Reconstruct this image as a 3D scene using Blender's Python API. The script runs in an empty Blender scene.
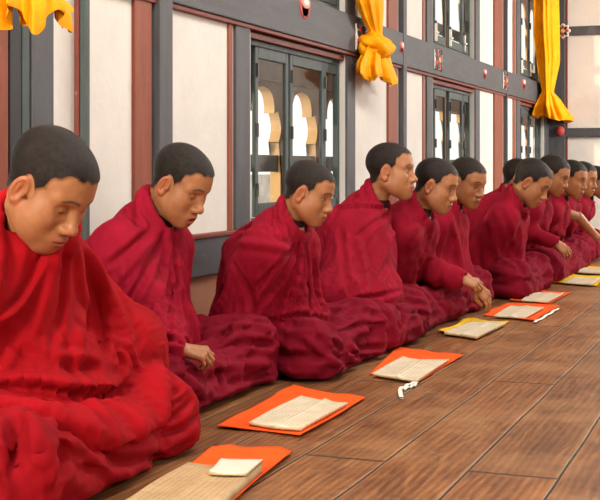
import bpy, bmesh, math, random
import numpy as np
from mathutils import Vector, Matrix
from mathutils.bvhtree import BVHTree

# ------------------------------------------------------------------ camera model
W, H, F, HOR = 2.12, 0.70, 1250.0, 168.0          # wall offset, eye height, focal (px), horizon row
TH = math.atan(475.0 / F)
CT, ST = math.cos(TH), math.sin(TH)
CAM = np.array([W, 0.0, H])


def ray(px, py):
    """world direction of a picture point"""
    X, Z, Y = (px - 300) / F, 1.0, -(py - HOR) / F
    return np.array([X * CT - Z * ST, X * ST + Z * CT, Y])


def on_floor(px, py, z=0.0):
    d = ray(px, py)
    t = (z - H) / d[2]
    return CAM + d * t


def on_x(px, py, x):
    d = ray(px, py)
    return CAM + d * ((x - W) / d[0])


def on_y(px, py, y):
    d = ray(px, py)
    return CAM + d * (y / d[1])


def project(P):
    v = P[..., 0] - W
    u = P[..., 1]
    Xc = v * CT + u * ST
    Zc = u * CT - v * ST
    return 300 + F * Xc / Zc, HOR - F * (P[..., 2] - H) / Zc


# ------------------------------------------------------------------ object helpers
COL = bpy.context.scene.collection


def prop(o, label=None, cat=None, group=None, kind=None):
    if label: o['label'] = label
    if cat: o['category'] = cat
    if group: o['group'] = group
    if kind: o['kind'] = kind
    return o


def empty(name, loc=(0, 0, 0), label=None, cat=None, group=None, kind=None, rz=0.0):
    o = bpy.data.objects.new(name, None)
    o.location = loc
    o.rotation_euler = (0, 0, rz)
    o.empty_display_size = 0.1
    COL.objects.link(o)
    return prop(o, label, cat, group, kind)


def mesh_np(name, V, Q, mat, parent=None, smooth=True, attrs=None, T=None):
    """fast mesh from numpy verts (n,3), quads (m,4) [and triangles]"""
    me = bpy.data.meshes.new(name)
    V = np.asarray(V, np.float32)
    faces = [np.asarray(Q, np.int32)] if Q is not None and len(Q) else []
    if T is not None and len(T): faces.append(np.asarray(T, np.int32))
    me.vertices.add(len(V))
    me.vertices.foreach_set('co', V.ravel())
    nl = sum(f.size for f in faces)
    npoly = sum(len(f) for f in faces)
    me.loops.add(nl)
    me.polygons.add(npoly)
    me.loops.foreach_set('vertex_index', np.concatenate([f.ravel() for f in faces]))
    starts, tot, off = [], [], 0
    for f in faces:
        k = f.shape[1]
        starts.append(off + np.arange(len(f)) * k)
        tot.append(np.full(len(f), k))
        off += f.size
    me.polygons.foreach_set('loop_start', np.concatenate(starts).astype(np.int32))
    me.polygons.foreach_set('loop_total', np.concatenate(tot).astype(np.int32))
    me.update(calc_edges=True)
    me.validate()
    if smooth:
        me.polygons.foreach_set('use_smooth', np.ones(len(me.polygons), bool))
    for k, a in (attrs or {}).items():
        a = np.asarray(a, np.float32)
        if a.ndim == 1:
            at = me.attributes.new(k, 'FLOAT', 'POINT')
            at.data.foreach_set('value', a)
        else:
            at = me.attributes.new(k, 'FLOAT_COLOR', 'POINT')
            at.data.foreach_set('color', np.c_[a, np.ones(len(a), np.float32)].astype(np.float32).ravel())
    o = bpy.data.objects.new(name, me)
    if mat: me.materials.append(mat)
    COL.objects.link(o)
    if parent: o.parent = parent
    return o


def bm_obj(name, bm, mat, parent=None, smooth=False, bevel=0.0):
    if bevel:
        bmesh.ops.bevel(bm, geom=bm.edges[:], offset=bevel, segments=2, affect='EDGES', profile=0.5)
    bmesh.ops.recalc_face_normals(bm, faces=bm.faces[:])
    me = bpy.data.meshes.new(name)
    bm.to_mesh(me)
    bm.free()
    if smooth:
        me.polygons.foreach_set('use_smooth', np.ones(len(me.polygons), bool))
    o = bpy.data.objects.new(name, me)
    for m in (mat if isinstance(mat, (list, tuple)) else [mat]):
        me.materials.append(m)
    COL.objects.link(o)
    if parent: o.parent = parent
    return o


def add_box(bm, lo, hi, mi=0):
    x0, y0, z0 = lo
    x1, y1, z1 = hi
    v = [bm.verts.new(c) for c in ((x0, y0, z0), (x1, y0, z0), (x1, y1, z0), (x0, y1, z0),
                                   (x0, y0, z1), (x1, y0, z1), (x1, y1, z1), (x0, y1, z1))]
    for f in ((0, 3, 2, 1), (4, 5, 6, 7), (0, 1, 5, 4), (1, 2, 6, 5), (2, 3, 7, 6), (3, 0, 4, 7)):
        bm.faces.new([v[i] for i in f]).material_index = mi


def box_obj(name, lo, hi, mat, parent=None, bevel=0.004):
    bm = bmesh.new()
    add_box(bm, lo, hi)
    return bm_obj(name, bm, mat, parent, bevel=bevel)


# ------------------------------------------------------------------ materials
def new_mat(name):
    m = bpy.data.materials.new(name)
    m.use_nodes = True
    nt = m.node_tree
    nt.nodes.clear()
    out = nt.nodes.new('ShaderNodeOutputMaterial')
    b = nt.nodes.new('ShaderNodeBsdfPrincipled')
    nt.links.new(b.outputs[0], out.inputs[0])
    return m, nt, b, out


def N(nt, t, **kw):
    n = nt.nodes.new(t)
    for k, v in kw.items():
        if k.startswith('i_'):
            n.inputs[int(k[2:])].default_value = v
        else:
            setattr(n, k, v)
    return n


def ramp(nt, fac, stops):
    r = nt.nodes.new('ShaderNodeValToRGB')
    e = r.color_ramp.elements
    while len(e) < len(stops): e.new(0.5)
    for i, (p, c) in enumerate(stops):
        e[i].position = p
        e[i].color = tuple(c) + (1,) if len(c) == 3 else c
    nt.links.new(fac, r.inputs[0])
    return r


def noise(nt, vec, scale, detail=4, rough=0.55):
    n = N(nt, 'ShaderNodeTexNoise')
    n.inputs['Scale'].default_value = scale
    n.inputs['Detail'].default_value = detail
    n.inputs['Roughness'].default_value = rough
    if vec: nt.links.new(vec, n.inputs['Vector'])
    return n


def mixc(nt, fac, a, b, blend='MIX'):
    m = N(nt, 'ShaderNodeMix', data_type='RGBA', blend_type=blend)
    for sock, val in ((m.inputs[0], fac), (m.inputs[6], a), (m.inputs[7], b)):
        if hasattr(val, 'is_linked'): nt.links.new(val, sock)
        elif isinstance(val, (int, float)): sock.default_value = val
        else: sock.default_value = tuple(val) + (1,)
    return m.outputs[2]


def mapped(nt, scale=(1, 1, 1), coord='Object', rot=(0, 0, 0)):
    tc = N(nt, 'ShaderNodeTexCoord')
    mp = N(nt, 'ShaderNodeMapping')
    mp.inputs['Scale'].default_value = scale
    mp.inputs['Rotation'].default_value = rot
    nt.links.new(tc.outputs[coord], mp.inputs[0])
    return mp.outputs[0]


def bump(nt, b, height, strength=0.3, dist=0.01):
    n = N(nt, 'ShaderNodeBump')
    n.inputs['Strength'].default_value = strength
    n.inputs['Distance'].default_value = dist
    nt.links.new(height, n.inputs['Height'])
    nt.links.new(n.outputs[0], b.inputs['Normal'])


def m_fabric(name, col, sheen=0.10, var=0.12, rough=0.85):
    m, nt, b, _ = new_mat(name)
    v = mapped(nt)
    n1 = noise(nt, v, 9, 3)
    dark = tuple(c * (1 - var) for c in col)
    lite = tuple(min(1, c * (1 + var)) for c in col)
    r = ramp(nt, n1.outputs[0], [(0.35, dark), (0.65, lite)])
    nt.links.new(r.outputs[0], b.inputs['Base Color'])
    b.inputs['Roughness'].default_value = rough
    b.inputs['Sheen Weight'].default_value = sheen
    b.inputs['Sheen Roughness'].default_value = 0.45
    b.inputs['Sheen Tint'].default_value = (min(1, col[0] * 1.8), col[1] * 2 + .01, col[2] * 2 + .03, 1)
    b.inputs['Specular IOR Level'].default_value = 0.10
    n2 = noise(nt, v, 420, 2)
    n3 = noise(nt, v, 45, 3)
    add = N(nt, 'ShaderNodeMath', operation='MULTIPLY_ADD', i_1=0.25)
    nt.links.new(n2.outputs[0], add.inputs[0])
    nt.links.new(n3.outputs[0], add.inputs[2])
    bump(nt, b, add.outputs[0], 0.16, 0.006)
    return m


def m_paint(name, col, chip=(0.12, 0.07, 0.05), chip_amt=0.5, rough=0.6, stretch=(4, 4, 0.7), var=0.2):
    """old painted timber with grain and chips"""
    m, nt, b, _ = new_mat(name)
    v = mapped(nt, stretch)
    g = noise(nt, v, 6, 6, 0.65)
    base = ramp(nt, g.outputs[0], [(0.3, tuple(c * (1 - var) for c in col)), (0.7, tuple(min(1, c * (1 + var)) for c in col))])
    sp = noise(nt, mapped(nt, (1, 1, 0.5)), 26, 5, 0.7)
    mask = ramp(nt, sp.outputs[0], [(0.66, (0, 0, 0)), (0.72, (chip_amt,) * 3)])
    nt.links.new(mixc(nt, mask.outputs[0], base.outputs[0], chip), b.inputs['Base Color'])
    b.inputs['Roughness'].default_value = rough
    bump(nt, b, g.outputs[0], 0.35, 0.006)
    return m


def m_plaster(name, col, stain=(0.42, 0.34, 0.27), amt=0.35):
    m, nt, b, _ = new_mat(name)
    v = mapped(nt)
    g = noise(nt, v, 3.2, 6, 0.6)
    base = ramp(nt, g.outputs[0], [(0.3, tuple(c * 0.88 for c in col)), (0.6, col)])
    s = noise(nt, mapped(nt, (1, 1, 0.35)), 14, 6, 0.7)
    mk = ramp(nt, s.outputs[0], [(0.60, (0, 0, 0)), (0.78, (amt,) * 3)])
    nt.links.new(mixc(nt, mk.outputs[0], base.outputs[0], stain), b.inputs['Base Color'])
    b.inputs['Roughness'].default_value = 0.85
    f = noise(nt, v, 40, 5)
    bump(nt, b, f.outputs[0], 0.25, 0.006)
    return m


def m_floor():
    m, nt, b, _ = new_mat('old_plank_wood')
    tc = N(nt, 'ShaderNodeTexCoord')
    sep = N(nt, 'ShaderNodeSeparateXYZ')
    nt.links.new(tc.outputs['Object'], sep.inputs[0])

    def mth(op, a, bb=None, c=None):
        n = N(nt, 'ShaderNodeMath', operation=op)
        for i, val in enumerate((a, bb, c)):
            if val is None: continue
            if hasattr(val, 'is_linked'): nt.links.new(val, n.inputs[i])
            else: n.inputs[i].default_value = val
        return n.outputs[0]
    wob = noise(nt, tc.outputs['Object'], 1.3, 2)
    xx = mth('MULTIPLY_ADD', wob.outputs[0], 0.018, sep.outputs[0])
    q = mth('DIVIDE', mth('SUBTRACT', xx, 1.057), 0.2045)
    idx = mth('FLOOR', q)
    fr = mth('FRACT', q)
    edge = mth('MINIMUM', fr, mth('SUBTRACT', 1.0, fr))
    wn = N(nt, 'ShaderNodeTexWhiteNoise', noise_dimensions='1D')
    nt.links.new(idx, wn.inputs['W'])
    # board ends
    yq = mth('DIVIDE', mth('ADD', sep.outputs[1], mth('MULTIPLY', wn.outputs['Value'], 9.0)), 2.7)
    yi = mth('FLOOR', yq)
    yf = mth('FRACT', yq)
    yedge = mth('MINIMUM', yf, mth('SUBTRACT', 1.0, yf))
    wn2 = N(nt, 'ShaderNodeTexWhiteNoise', noise_dimensions='2D')
    cv = N(nt, 'ShaderNodeCombineXYZ')
    nt.links.new(idx, cv.inputs[0]); nt.links.new(yi, cv.inputs[1])
    nt.links.new(cv.outputs[0], wn2.inputs['Vector'])
    # grain
    gv = N(nt, 'ShaderNodeCombineXYZ')
    nt.links.new(mth('MULTIPLY', xx, 6.0), gv.inputs[0])
    nt.links.new(mth('MULTIPLY', sep.outputs[1], 0.8), gv.inputs[1])
    nt.links.new(mth('MULTIPLY', wn2.outputs['Value'], 37.0), gv.inputs[2])
    g = noise(nt, gv.outputs[0], 3.4, 7, 0.68)
    g.inputs['Distortion'].default_value = 1.6
    wv = N(nt, 'ShaderNodeTexWave', wave_type='BANDS', bands_direction='X')
    wv.inputs['Scale'].default_value = 2.6
    wv.inputs['Distortion'].default_value = 7.0
    wv.inputs['Detail'].default_value = 4
    wv.inputs['Detail Scale'].default_value = 0.7
    nt.links.new(gv.outputs[0], wv.inputs['Vector'])
    gg = mth('ADD', mth('MULTIPLY', g.outputs[0], 0.88), mth('MULTIPLY', wv.outputs[0], 0.14))
    base = ramp(nt, gg, [(0.24, (0.045, 0.016, 0.007)), (0.42, (0.130, 0.049, 0.017)), (0.58, (0.215, 0.088, 0.031)), (0.80, (0.36, 0.165, 0.062))])
    tint = ramp(nt, wn2.outputs['Value'], [(0.0, (0.70, 0.66, 0.62)), (0.5, (0.95, 0.93, 0.90)), (1.0, (1.15, 1.02, 0.88))])
    c1 = mixc(nt, 1.0, base.outputs[0], tint.outputs[0], 'MULTIPLY')
    # blotchy wear and dark stains with their own shapes
    st = noise(nt, tc.outputs['Object'], 5.0, 6, 0.65)
    smk = ramp(nt, st.outputs[0], [(0.58, (0, 0, 0)), (0.74, (0.70,) * 3)])
    c2 = mixc(nt, smk.outputs[0], c1, (0.045, 0.020, 0.011))
    st2 = noise(nt, tc.outputs['Object'], 2.1, 5, 0.6)
    wmk = ramp(nt, st2.outputs[0], [(0.48, (0, 0, 0)), (0.72, (0.55,) * 3)])
    c3 = mixc(nt, wmk.outputs[0], c2, (0.40, 0.205, 0.085))
    # seams
    e1 = ramp(nt, edge, [(0.006, (1, 1, 1)), (0.022, (0, 0, 0))])
    e2 = ramp(nt, yedge, [(0.0006, (1, 1, 1)), (0.0022, (0, 0, 0))])
    sm = mth('MAXIMUM', e1.outputs[0], e2.outputs[0])
    e3 = ramp(nt, edge, [(0.02, (0.30,) * 3), (0.05, (0, 0, 0))])
    c4 = mixc(nt, e3.outputs[0], c3, (0.45, 0.28, 0.15))
    nt.links.new(mixc(nt, sm, c4, (0.014, 0.008, 0.005)), b.inputs['Base Color'])
    rr = ramp(nt, st.outputs[0], [(0.3, (0.36,) * 3), (0.7, (0.55,) * 3)])
    nt.links.new(rr.outputs[0], b.inputs['Roughness'])
    b.inputs['Specular IOR Level'].default_value = 0.32
    hgt = mth('SUBTRACT', mth('MULTIPLY', gg, 0.35), mth('MULTIPLY', sm, 1.0))
    bump(nt, b, hgt, 0.5, 0.006)
    return m


def m_skin():
    m, nt, b, _ = new_mat('skin')
    at = N(nt, 'ShaderNodeAttribute', attribute_name='tint')
    n = noise(nt, mapped(nt), 60, 4)
    r = ramp(nt, n.outputs[0], [(0.3, (0.88, 0.86, 0.84)), (0.7, (1.06, 1.05, 1.04))])
    nt.links.new(mixc(nt, 1.0, at.outputs['Color'], r.outputs[0], 'MULTIPLY'), b.inputs['Base Color'])
    b.inputs['Roughness'].default_value = 0.48
    b.inputs['Specular IOR Level'].default_value = 0.4
    b.inputs['Subsurface Weight'].default_value = 0.22
    b.inputs['Subsurface Radius'].default_value = (1.0, 0.35, 0.18)
    b.inputs['Subsurface Scale'].default_value = 0.012
    n2 = noise(nt, mapped(nt), 300, 2)
    bump(nt, b, n2.outputs[0], 0.08, 0.002)
    return m


def m_hair():
    m, nt, b, _ = new_mat('cropped_hair')
    at = N(nt, 'ShaderNodeAttribute', attribute_name='dens')
    tn = N(nt, 'ShaderNodeAttribute', attribute_name='tint')
    n = noise(nt, mapped(nt), 520, 3, 0.7)
    n2 = noise(nt, mapped(nt), 90, 3, 0.6)
    mx = N(nt, 'ShaderNodeMath', operation='MULTIPLY_ADD', i_1=0.55)
    nt.links.new(n.outputs[0], mx.inputs[0]); nt.links.new(at.outputs['Fac'], mx.inputs[2])
    mk = ramp(nt, mx.outputs[0], [(0.50, (0, 0, 0)), (0.86, (1, 1, 1))])
    hc = ramp(nt, n2.outputs[0], [(0.3, (0.009, 0.006, 0.005)), (0.7, (0.024, 0.017, 0.014))])
    nt.links.new(mixc(nt, mk.outputs[0], tn.outputs['Color'], hc.outputs[0]), b.inputs['Base Color'])
    b.inputs['Roughness'].default_value = 0.45
    b.inputs['Specular IOR Level'].default_value = 0.15
    b.inputs['Sheen Weight'].default_value = 0.03
    b.inputs['Sheen Roughness'].default_value = 0.3
    bump(nt, b, n.outputs[0], 0.55, 0.004)
    return m


def m_vcol(name, attr='tint', rough=0.4):
    m, nt, b, _ = new_mat(name)
    at = N(nt, 'ShaderNodeAttribute', attribute_name=attr)
    nt.links.new(at.outputs['Color'], b.inputs['Base Color'])
    b.inputs['Roughness'].default_value = rough
    return m


def m_plain(name, col, rough=0.6, var=0.12, scale=20):
    m, nt, b, _ = new_mat(name)
    n = noise(nt, mapped(nt), scale, 4)
    r = ramp(nt, n.outputs[0], [(0.3, tuple(c * (1 - var) for c in col)), (0.7, tuple(min(1, c * (1 + var)) for c in col))])
    nt.links.new(r.outputs[0], b.inputs['Base Color'])
    b.inputs['Roughness'].default_value = rough
    bump(nt, b, n.outputs[0], 0.12, 0.004)
    return m


def m_glass():
    m, nt, b, out = new_mat('window_glass')
    nt.nodes.remove(b)
    t = N(nt, 'ShaderNodeBsdfTransparent')
    t.inputs[0].default_value = (0.97, 0.98, 0.97, 1)
    g = N(nt, 'ShaderNodeBsdfGlossy')
    g.inputs['Roughness'].default_value = 0.05
    mx = N(nt, 'ShaderNodeMixShader')
    mx.inputs[0].default_value = 0.05
    nt.links.new(t.outputs[0], mx.inputs[1])
    nt.links.new(g.outputs[0], mx.inputs[2])
    nt.links.new(mx.outputs[0], out.inputs[0])
    return m


def m_page(name='printed_page', c0=(0.50, 0.42, 0.29), c1=(0.62, 0.53, 0.38)):
    """cream paper printed with rows of small dark script"""
    m, nt, b, _ = new_mat(name)
    tc = N(nt, 'ShaderNodeTexCoord')
    sep = N(nt, 'ShaderNodeSeparateXYZ')
    nt.links.new(tc.outputs['UV'], sep.inputs[0])

    def mth(op, a, bb=None):
        n = N(nt, 'ShaderNodeMath', operation=op)
        for i, val in enumerate((a, bb)):
            if val is None: continue
            if hasattr(val, 'is_linked'): nt.links.new(val, n.inputs[i])
            else: n.inputs[i].default_value = val
        return n.outputs[0]
    row = mth('FRACT', mth('MULTIPLY', sep.outputs[1], 7.0))
    band = mth('MULTIPLY', mth('GREATER_THAN', row, 0.25), mth('LESS_THAN', row, 0.72))
    mp = N(nt, 'ShaderNodeMapping')
    mp.inputs['Scale'].default_value = (60, 21, 1)
    nt.links.new(tc.outputs['UV'], mp.inputs[0])
    n = noise(nt, mp.outputs[0], 1.0, 3, 0.7)
    ink = mth('GREATER_THAN', n.outputs[0], 0.49)
    mg = mth('MULTIPLY', mth('MULTIPLY', mth('GREATER_THAN', sep.outputs[0], 0.06), mth('LESS_THAN', sep.outputs[0], 0.94)),
             mth('MULTIPLY', mth('GREATER_THAN', sep.outputs[1], 0.08), mth('LESS_THAN', sep.outputs[1], 0.93)))
    fac = mth('MULTIPLY', mth('MULTIPLY', mth('MULTIPLY', ink, band), mg), 0.38)
    pn = noise(nt, mapped(nt), 18, 4)
    pc = ramp(nt, pn.outputs[0], [(0.3, c0), (0.7, c1)])
    nt.links.new(mixc(nt, fac, pc.outputs[0], (0.10, 0.08, 0.06)), b.inputs['Base Color'])
    b.inputs['Roughness'].default_value = 0.8
    return m


M = {}
M['plaster'] = m_plaster('white_plaster', (0.70, 0.665, 0.605))
M['terracotta'] = m_plaster('red_earth_plaster', (0.34, 0.145, 0.085), (0.16, 0.08, 0.055), 0.6)
M['grey'] = m_paint('grey_painted_timber', (0.060, 0.060, 0.066), (0.20, 0.16, 0.14), 0.35)
M['greybeam'] = m_paint('grey_painted_beam', (0.060, 0.060, 0.066), (0.20, 0.15, 0.13), 0.35, stretch=(4, 0.7, 4))
M['red'] = m_paint('red_ochre_timber', (0.215, 0.045, 0.016), (0.36, 0.19, 0.12), 0.55)
M['redtrim'] = m_paint('red_ochre_moulding', (0.16, 0.028, 0.015), (0.40, 0.22, 0.13), 0.5, stretch=(4, 0.7, 4))
M['teal'] = m_paint('grey_green_frame', (0.050, 0.068, 0.066), (0.20, 0.13, 0.08), 0.3)
M['ceil'] = m_plain('pale_boarded_ceiling', (0.55, 0.50, 0.44), 0.8, 0.1, 5)
M['ochre'] = m_plain('ochre_painted_screen', (0.74, 0.46, 0.19), 0.7, 0.15, 6)
M['screen'] = m_plain('brown_screen_face', (0.16, 0.075, 0.045), 0.7, 0.25, 6)
M['outwall'] = m_plain('outside_parapet', (0.60, 0.55, 0.48), 0.8, 0.2, 4)
M['glass'] = m_glass()
M['floor'] = m_floor()
M['skin'] = m_skin()
M['hair'] = m_hair()
M['eye'] = m_vcol('eye_surface', rough=0.45)
M['page'] = m_page()
M['page_shaded'] = m_page('shaded_tan_page', (0.36, 0.225, 0.105), (0.47, 0.31, 0.15))  # printed paper lying in shadow, the shade put into its tan colour
M['pageblank'] = m_plain('blank_paper', (0.58, 0.53, 0.43), 0.8, 0.05, 12)
M['kraft'] = m_plain('paper_edges', (0.50, 0.37, 0.20), 0.85, 0.15, 60)
M['orange'] = m_fabric('orange_cotton', (0.78, 0.085, 0.010), 0.2, 0.10, 0.8)
M['yellowc'] = m_fabric('yellow_cotton', (0.72, 0.42, 0.02), 0.2, 0.12, 0.8)
M['curtain'] = m_fabric('saffron_silk', (0.88, 0.36, 0.004), 0.05, 0.10, 0.55)
M['string'] = m_plain('white_cotton_tape', (0.75, 0.70, 0.62), 0.8, 0.08, 80)
M['iron'] = m_plain('dark_iron', (0.05, 0.045, 0.04), 0.5)
M['white_pt'] = m_plain('white_paint', (0.72, 0.68, 0.62), 0.6)
M['red_pt'] = m_plain('red_paint', (0.45, 0.04, 0.03), 0.6)
M['black_pt'] = m_plain('black_paint', (0.02, 0.02, 0.022), 0.6)
M['pink_pt'] = m_plain('pink_paint', (0.62, 0.25, 0.22), 0.6)
M['gold_pt'] = m_plain('gold_paint', (0.60, 0.38, 0.10), 0.5)
M['shirt'] = m_fabric('dark_undershirt', (0.030, 0.010, 0.014), 0.1)
M['robe_a'] = m_fabric('scarlet_robe_cloth', (0.275, 0.0022, 0.006))
M['robe_b'] = m_fabric('crimson_robe_cloth', (0.240, 0.0045, 0.018))
M['robe_c'] = m_fabric('wine_robe_cloth', (0.20, 0.004, 0.015))
M['skirt_a'] = m_fabric('scarlet_skirt_cloth', (0.235, 0.0025, 0.0065))
M['skirt_b'] = m_fabric('maroon_skirt_cloth', (0.165, 0.0035, 0.014))
M['skirt_p'] = m_fabric('rose_red_skirt_cloth', (0.42, 0.012, 0.050))

# ------------------------------------------------------------------ numpy SDF kit
f32 = np.float32


def vnoise(P, seed=0):
    """smooth value noise in -1..1 at points P (n,3)"""
    P = np.asarray(P, np.float64)
    i = np.floor(P).astype(np.int64)
    f = P - i
    f = f * f * f * (f * (f * 6 - 15) + 10)

    def h(ix, iy, iz):
        n = (ix * 374761393 + iy * 668265263 + iz * 2147483647 + seed * 144269504) & 0xffffffff
        n = ((n ^ (n >> 13)) * 1274126177) & 0xffffffff
        n = n ^ (n >> 16)
        return (n & 0xffff) / 32767.5 - 1.0
    r = 0
    for dx in (0, 1):
        for dy in (0, 1):
            for dz in (0, 1):
                w = (f[:, 0] if dx else 1 - f[:, 0]) * (f[:, 1] if dy else 1 - f[:, 1]) * (f[:, 2] if dz else 1 - f[:, 2])
                r = r + w * h(i[:, 0] + dx, i[:, 1] + dy, i[:, 2] + dz)
    return r


class G:
    def __init__(s, lo, hi, step):
        ax = [np.arange(lo[i], hi[i] + step, step, dtype=np.float32) for i in range(3)]
        s.ax = ax
        s.x, s.y, s.z = ax[0][:, None, None], ax[1][None, :, None], ax[2][None, None, :]
        s.n = tuple(len(a) for a in ax)


def cap(g, a, b, ra, rb=None):
    rb = ra if rb is None else rb
    a = np.asarray(a, f32); b = np.asarray(b, f32)
    ba = b - a
    L = float((ba * ba).sum()) + 1e-9
    px, py, pz = g.x - a[0], g.y - a[1], g.z - a[2]
    t = np.clip((px * ba[0] + py * ba[1] + pz * ba[2]) / f32(L), 0, 1)
    d2 = (px - t * ba[0]) ** 2 + (py - t * ba[1]) ** 2 + (pz - t * ba[2]) ** 2
    return np.sqrt(d2) - (f32(ra) + f32(rb - ra) * t)


def ell(g, c, r, R=None):
    px, py, pz = g.x - f32(c[0]), g.y - f32(c[1]), g.z - f32(c[2])
    if R is not None:
        px, py, pz = (R[0][0] * px + R[0][1] * py + R[0][2] * pz, R[1][0] * px + R[1][1] * py + R[1][2] * pz,
                      R[2][0] * px + R[2][1] * py + R[2][2] * pz)
    k0 = np.sqrt((px / r[0]) ** 2 + (py / r[1]) ** 2 + (pz / r[2]) ** 2)
    k1 = np.sqrt((px / r[0] ** 2) ** 2 + (py / r[1] ** 2) ** 2 + (pz / r[2] ** 2) ** 2)
    return (k0 * (k0 - 1) / (k1 + 1e-9)).astype(f32)


def torus(g, c, nrm, Rr, r):
    n = np.asarray(nrm, float); n = n / np.linalg.norm(n)
    px, py, pz = g.x - f32(c[0]), g.y - f32(c[1]), g.z - f32(c[2])
    h = px * f32(n[0]) + py * f32(n[1]) + pz * f32(n[2])
    q = np.sqrt(np.maximum(px * px + py * py + pz * pz - h * h, 0))
    return np.sqrt((q - f32(Rr)) ** 2 + h * h) - f32(r)


def smin(a, b, k):
    h = np.maximum(k - np.abs(a - b), 0) / f32(k)
    return np.minimum(a, b) - h * h * f32(k * 0.25)


def smax(a, b, k):
    return -smin(-a, -b, k)


def nets(g, Fv):
    """surface nets: SDF samples -> verts, quads"""
    Fv = np.broadcast_to(Fv, g.n).astype(np.float32)
    ins = Fv < 0
    c = np.zeros(tuple(k - 1 for k in g.n), np.int8)
    nx, ny, nz = c.shape
    for dx in (0, 1):
        for dy in (0, 1):
            for dz in (0, 1):
                c += ins[dx:dx + nx, dy:dy + ny, dz:dz + nz]
    act = np.argwhere((c > 0) & (c < 8))
    idx = np.full(c.shape, -1, np.int64)
    idx[act[:, 0], act[:, 1], act[:, 2]] = np.arange(len(act))
    val = {}
    for dx in (0, 1):
        for dy in (0, 1):
            for dz in (0, 1):
                val[dx, dy, dz] = Fv[act[:, 0] + dx, act[:, 1] + dy, act[:, 2] + dz]
    acc = np.zeros((len(act), 3)); cnt = np.zeros(len(act))
    for ax in range(3):
        o1, o2 = [k for k in range(3) if k != ax]
        for p in (0, 1):
            for q in (0, 1):
                A = [0, 0, 0]; B = [0, 0, 0]
                A[o1] = B[o1] = p; A[o2] = B[o2] = q
                B[ax] = 1
                va, vb = val[tuple(A)], val[tuple(B)]
                m = (va < 0) != (vb < 0)
                t = np.where(m, va / np.where(m, va - vb, 1), 0)
                pt = np.tile(np.array(A, float), (len(act), 1))
                pt[:, ax] = t
                acc[m] += pt[m]; cnt[m] += 1
    pos = acc / np.maximum(cnt, 1)[:, None] + act
    V = np.stack([np.interp(pos[:, i], np.arange(g.n[i]), g.ax[i]) for i in range(3)], 1)
    quads = []
    for ax in range(3):
        o1, o2 = [(1, 2), (2, 0), (0, 1)][ax]
        sl0 = [slice(None)] * 3; sl1 = [slice(None)] * 3
        sl0[ax] = slice(0, g.n[ax] - 1); sl1[ax] = slice(1, g.n[ax])
        a, b = ins[tuple(sl0)], ins[tuple(sl1)]
        e = np.argwhere(a != b)
        ok = (e[:, o1] > 0) & (e[:, o2] > 0) & (e[:, o1] < g.n[o1] - 1) & (e[:, o2] < g.n[o2] - 1)
        e = e[ok]
        if not len(e): continue
        sgn = a[e[:, 0], e[:, 1], e[:, 2]]
        cs = []
        for (p, q) in ((1, 1), (0, 1), (0, 0), (1, 0)):
            k = e.copy(); k[:, o1] -= p; k[:, o2] -= q
            cs.append(idx[k[:, 0], k[:, 1], k[:, 2]])
        qd = np.stack(cs, 1)
        qd[~sgn] = qd[~sgn][:, ::-1]
        quads.append(qd)
    Q = np.concatenate(quads)
    Q = Q[(Q >= 0).all(1)]
    return V, Q


def normals(V, Q):
    d1 = V[Q[:, 2]] - V[Q[:, 0]]; d2 = V[Q[:, 3]] - V[Q[:, 1]]
    n = np.cross(d1, d2)
    out = np.zeros_like(V)
    for k in range(4):
        for c in range(3):
            out[:, c] += np.bincount(Q[:, k], n[:, c], len(V))
    return out / (np.linalg.norm(out, axis=1, keepdims=True) + 1e-12)


def edges_of(Q):
    e = np.concatenate([Q[:, [0, 1]], Q[:, [1, 2]], Q[:, [2, 3]], Q[:, [3, 0]]])
    e.sort(axis=1)
    return np.unique(e, axis=0)


def smooth(V, E, it=2, lam=0.5):
    n = len(V)
    deg = np.bincount(E.ravel(), minlength=n)[:, None].astype(float)
    for _ in range(it):
        S = np.zeros_like(V)
        for c in range(3):
            S[:, c] = np.bincount(E[:, 0], V[E[:, 1], c], n) + np.bincount(E[:, 1], V[E[:, 0], c], n)
        V = V + lam * (S / np.maximum(deg, 1) - V)
    return V


def rot(yaw=0, pitch=0, roll=0):
    """pitch>0 tips the face down, yaw>0 turns it to the left (+y)"""
    return np.array(Matrix.Rotation(yaw, 3, 'Z') @ Matrix.Rotation(pitch, 3, 'Y') @ Matrix.Rotation(roll, 3, 'X'))


def sstep(a, b, x):
    t = np.clip((x - a) / (b - a), 0, 1)
    return t * t * (3 - 2 * t)


def seg_dist(P, A, B):
    ba = B - A
    t = np.clip(((P - A) @ ba) / (ba @ ba + 1e-12), 0, 1)
    C = A + t[:, None] * ba
    return np.linalg.norm(P - C, axis=1), t

# ------------------------------------------------------------------ people
SKIN = np.array((0.36, 0.152, 0.064))


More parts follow.
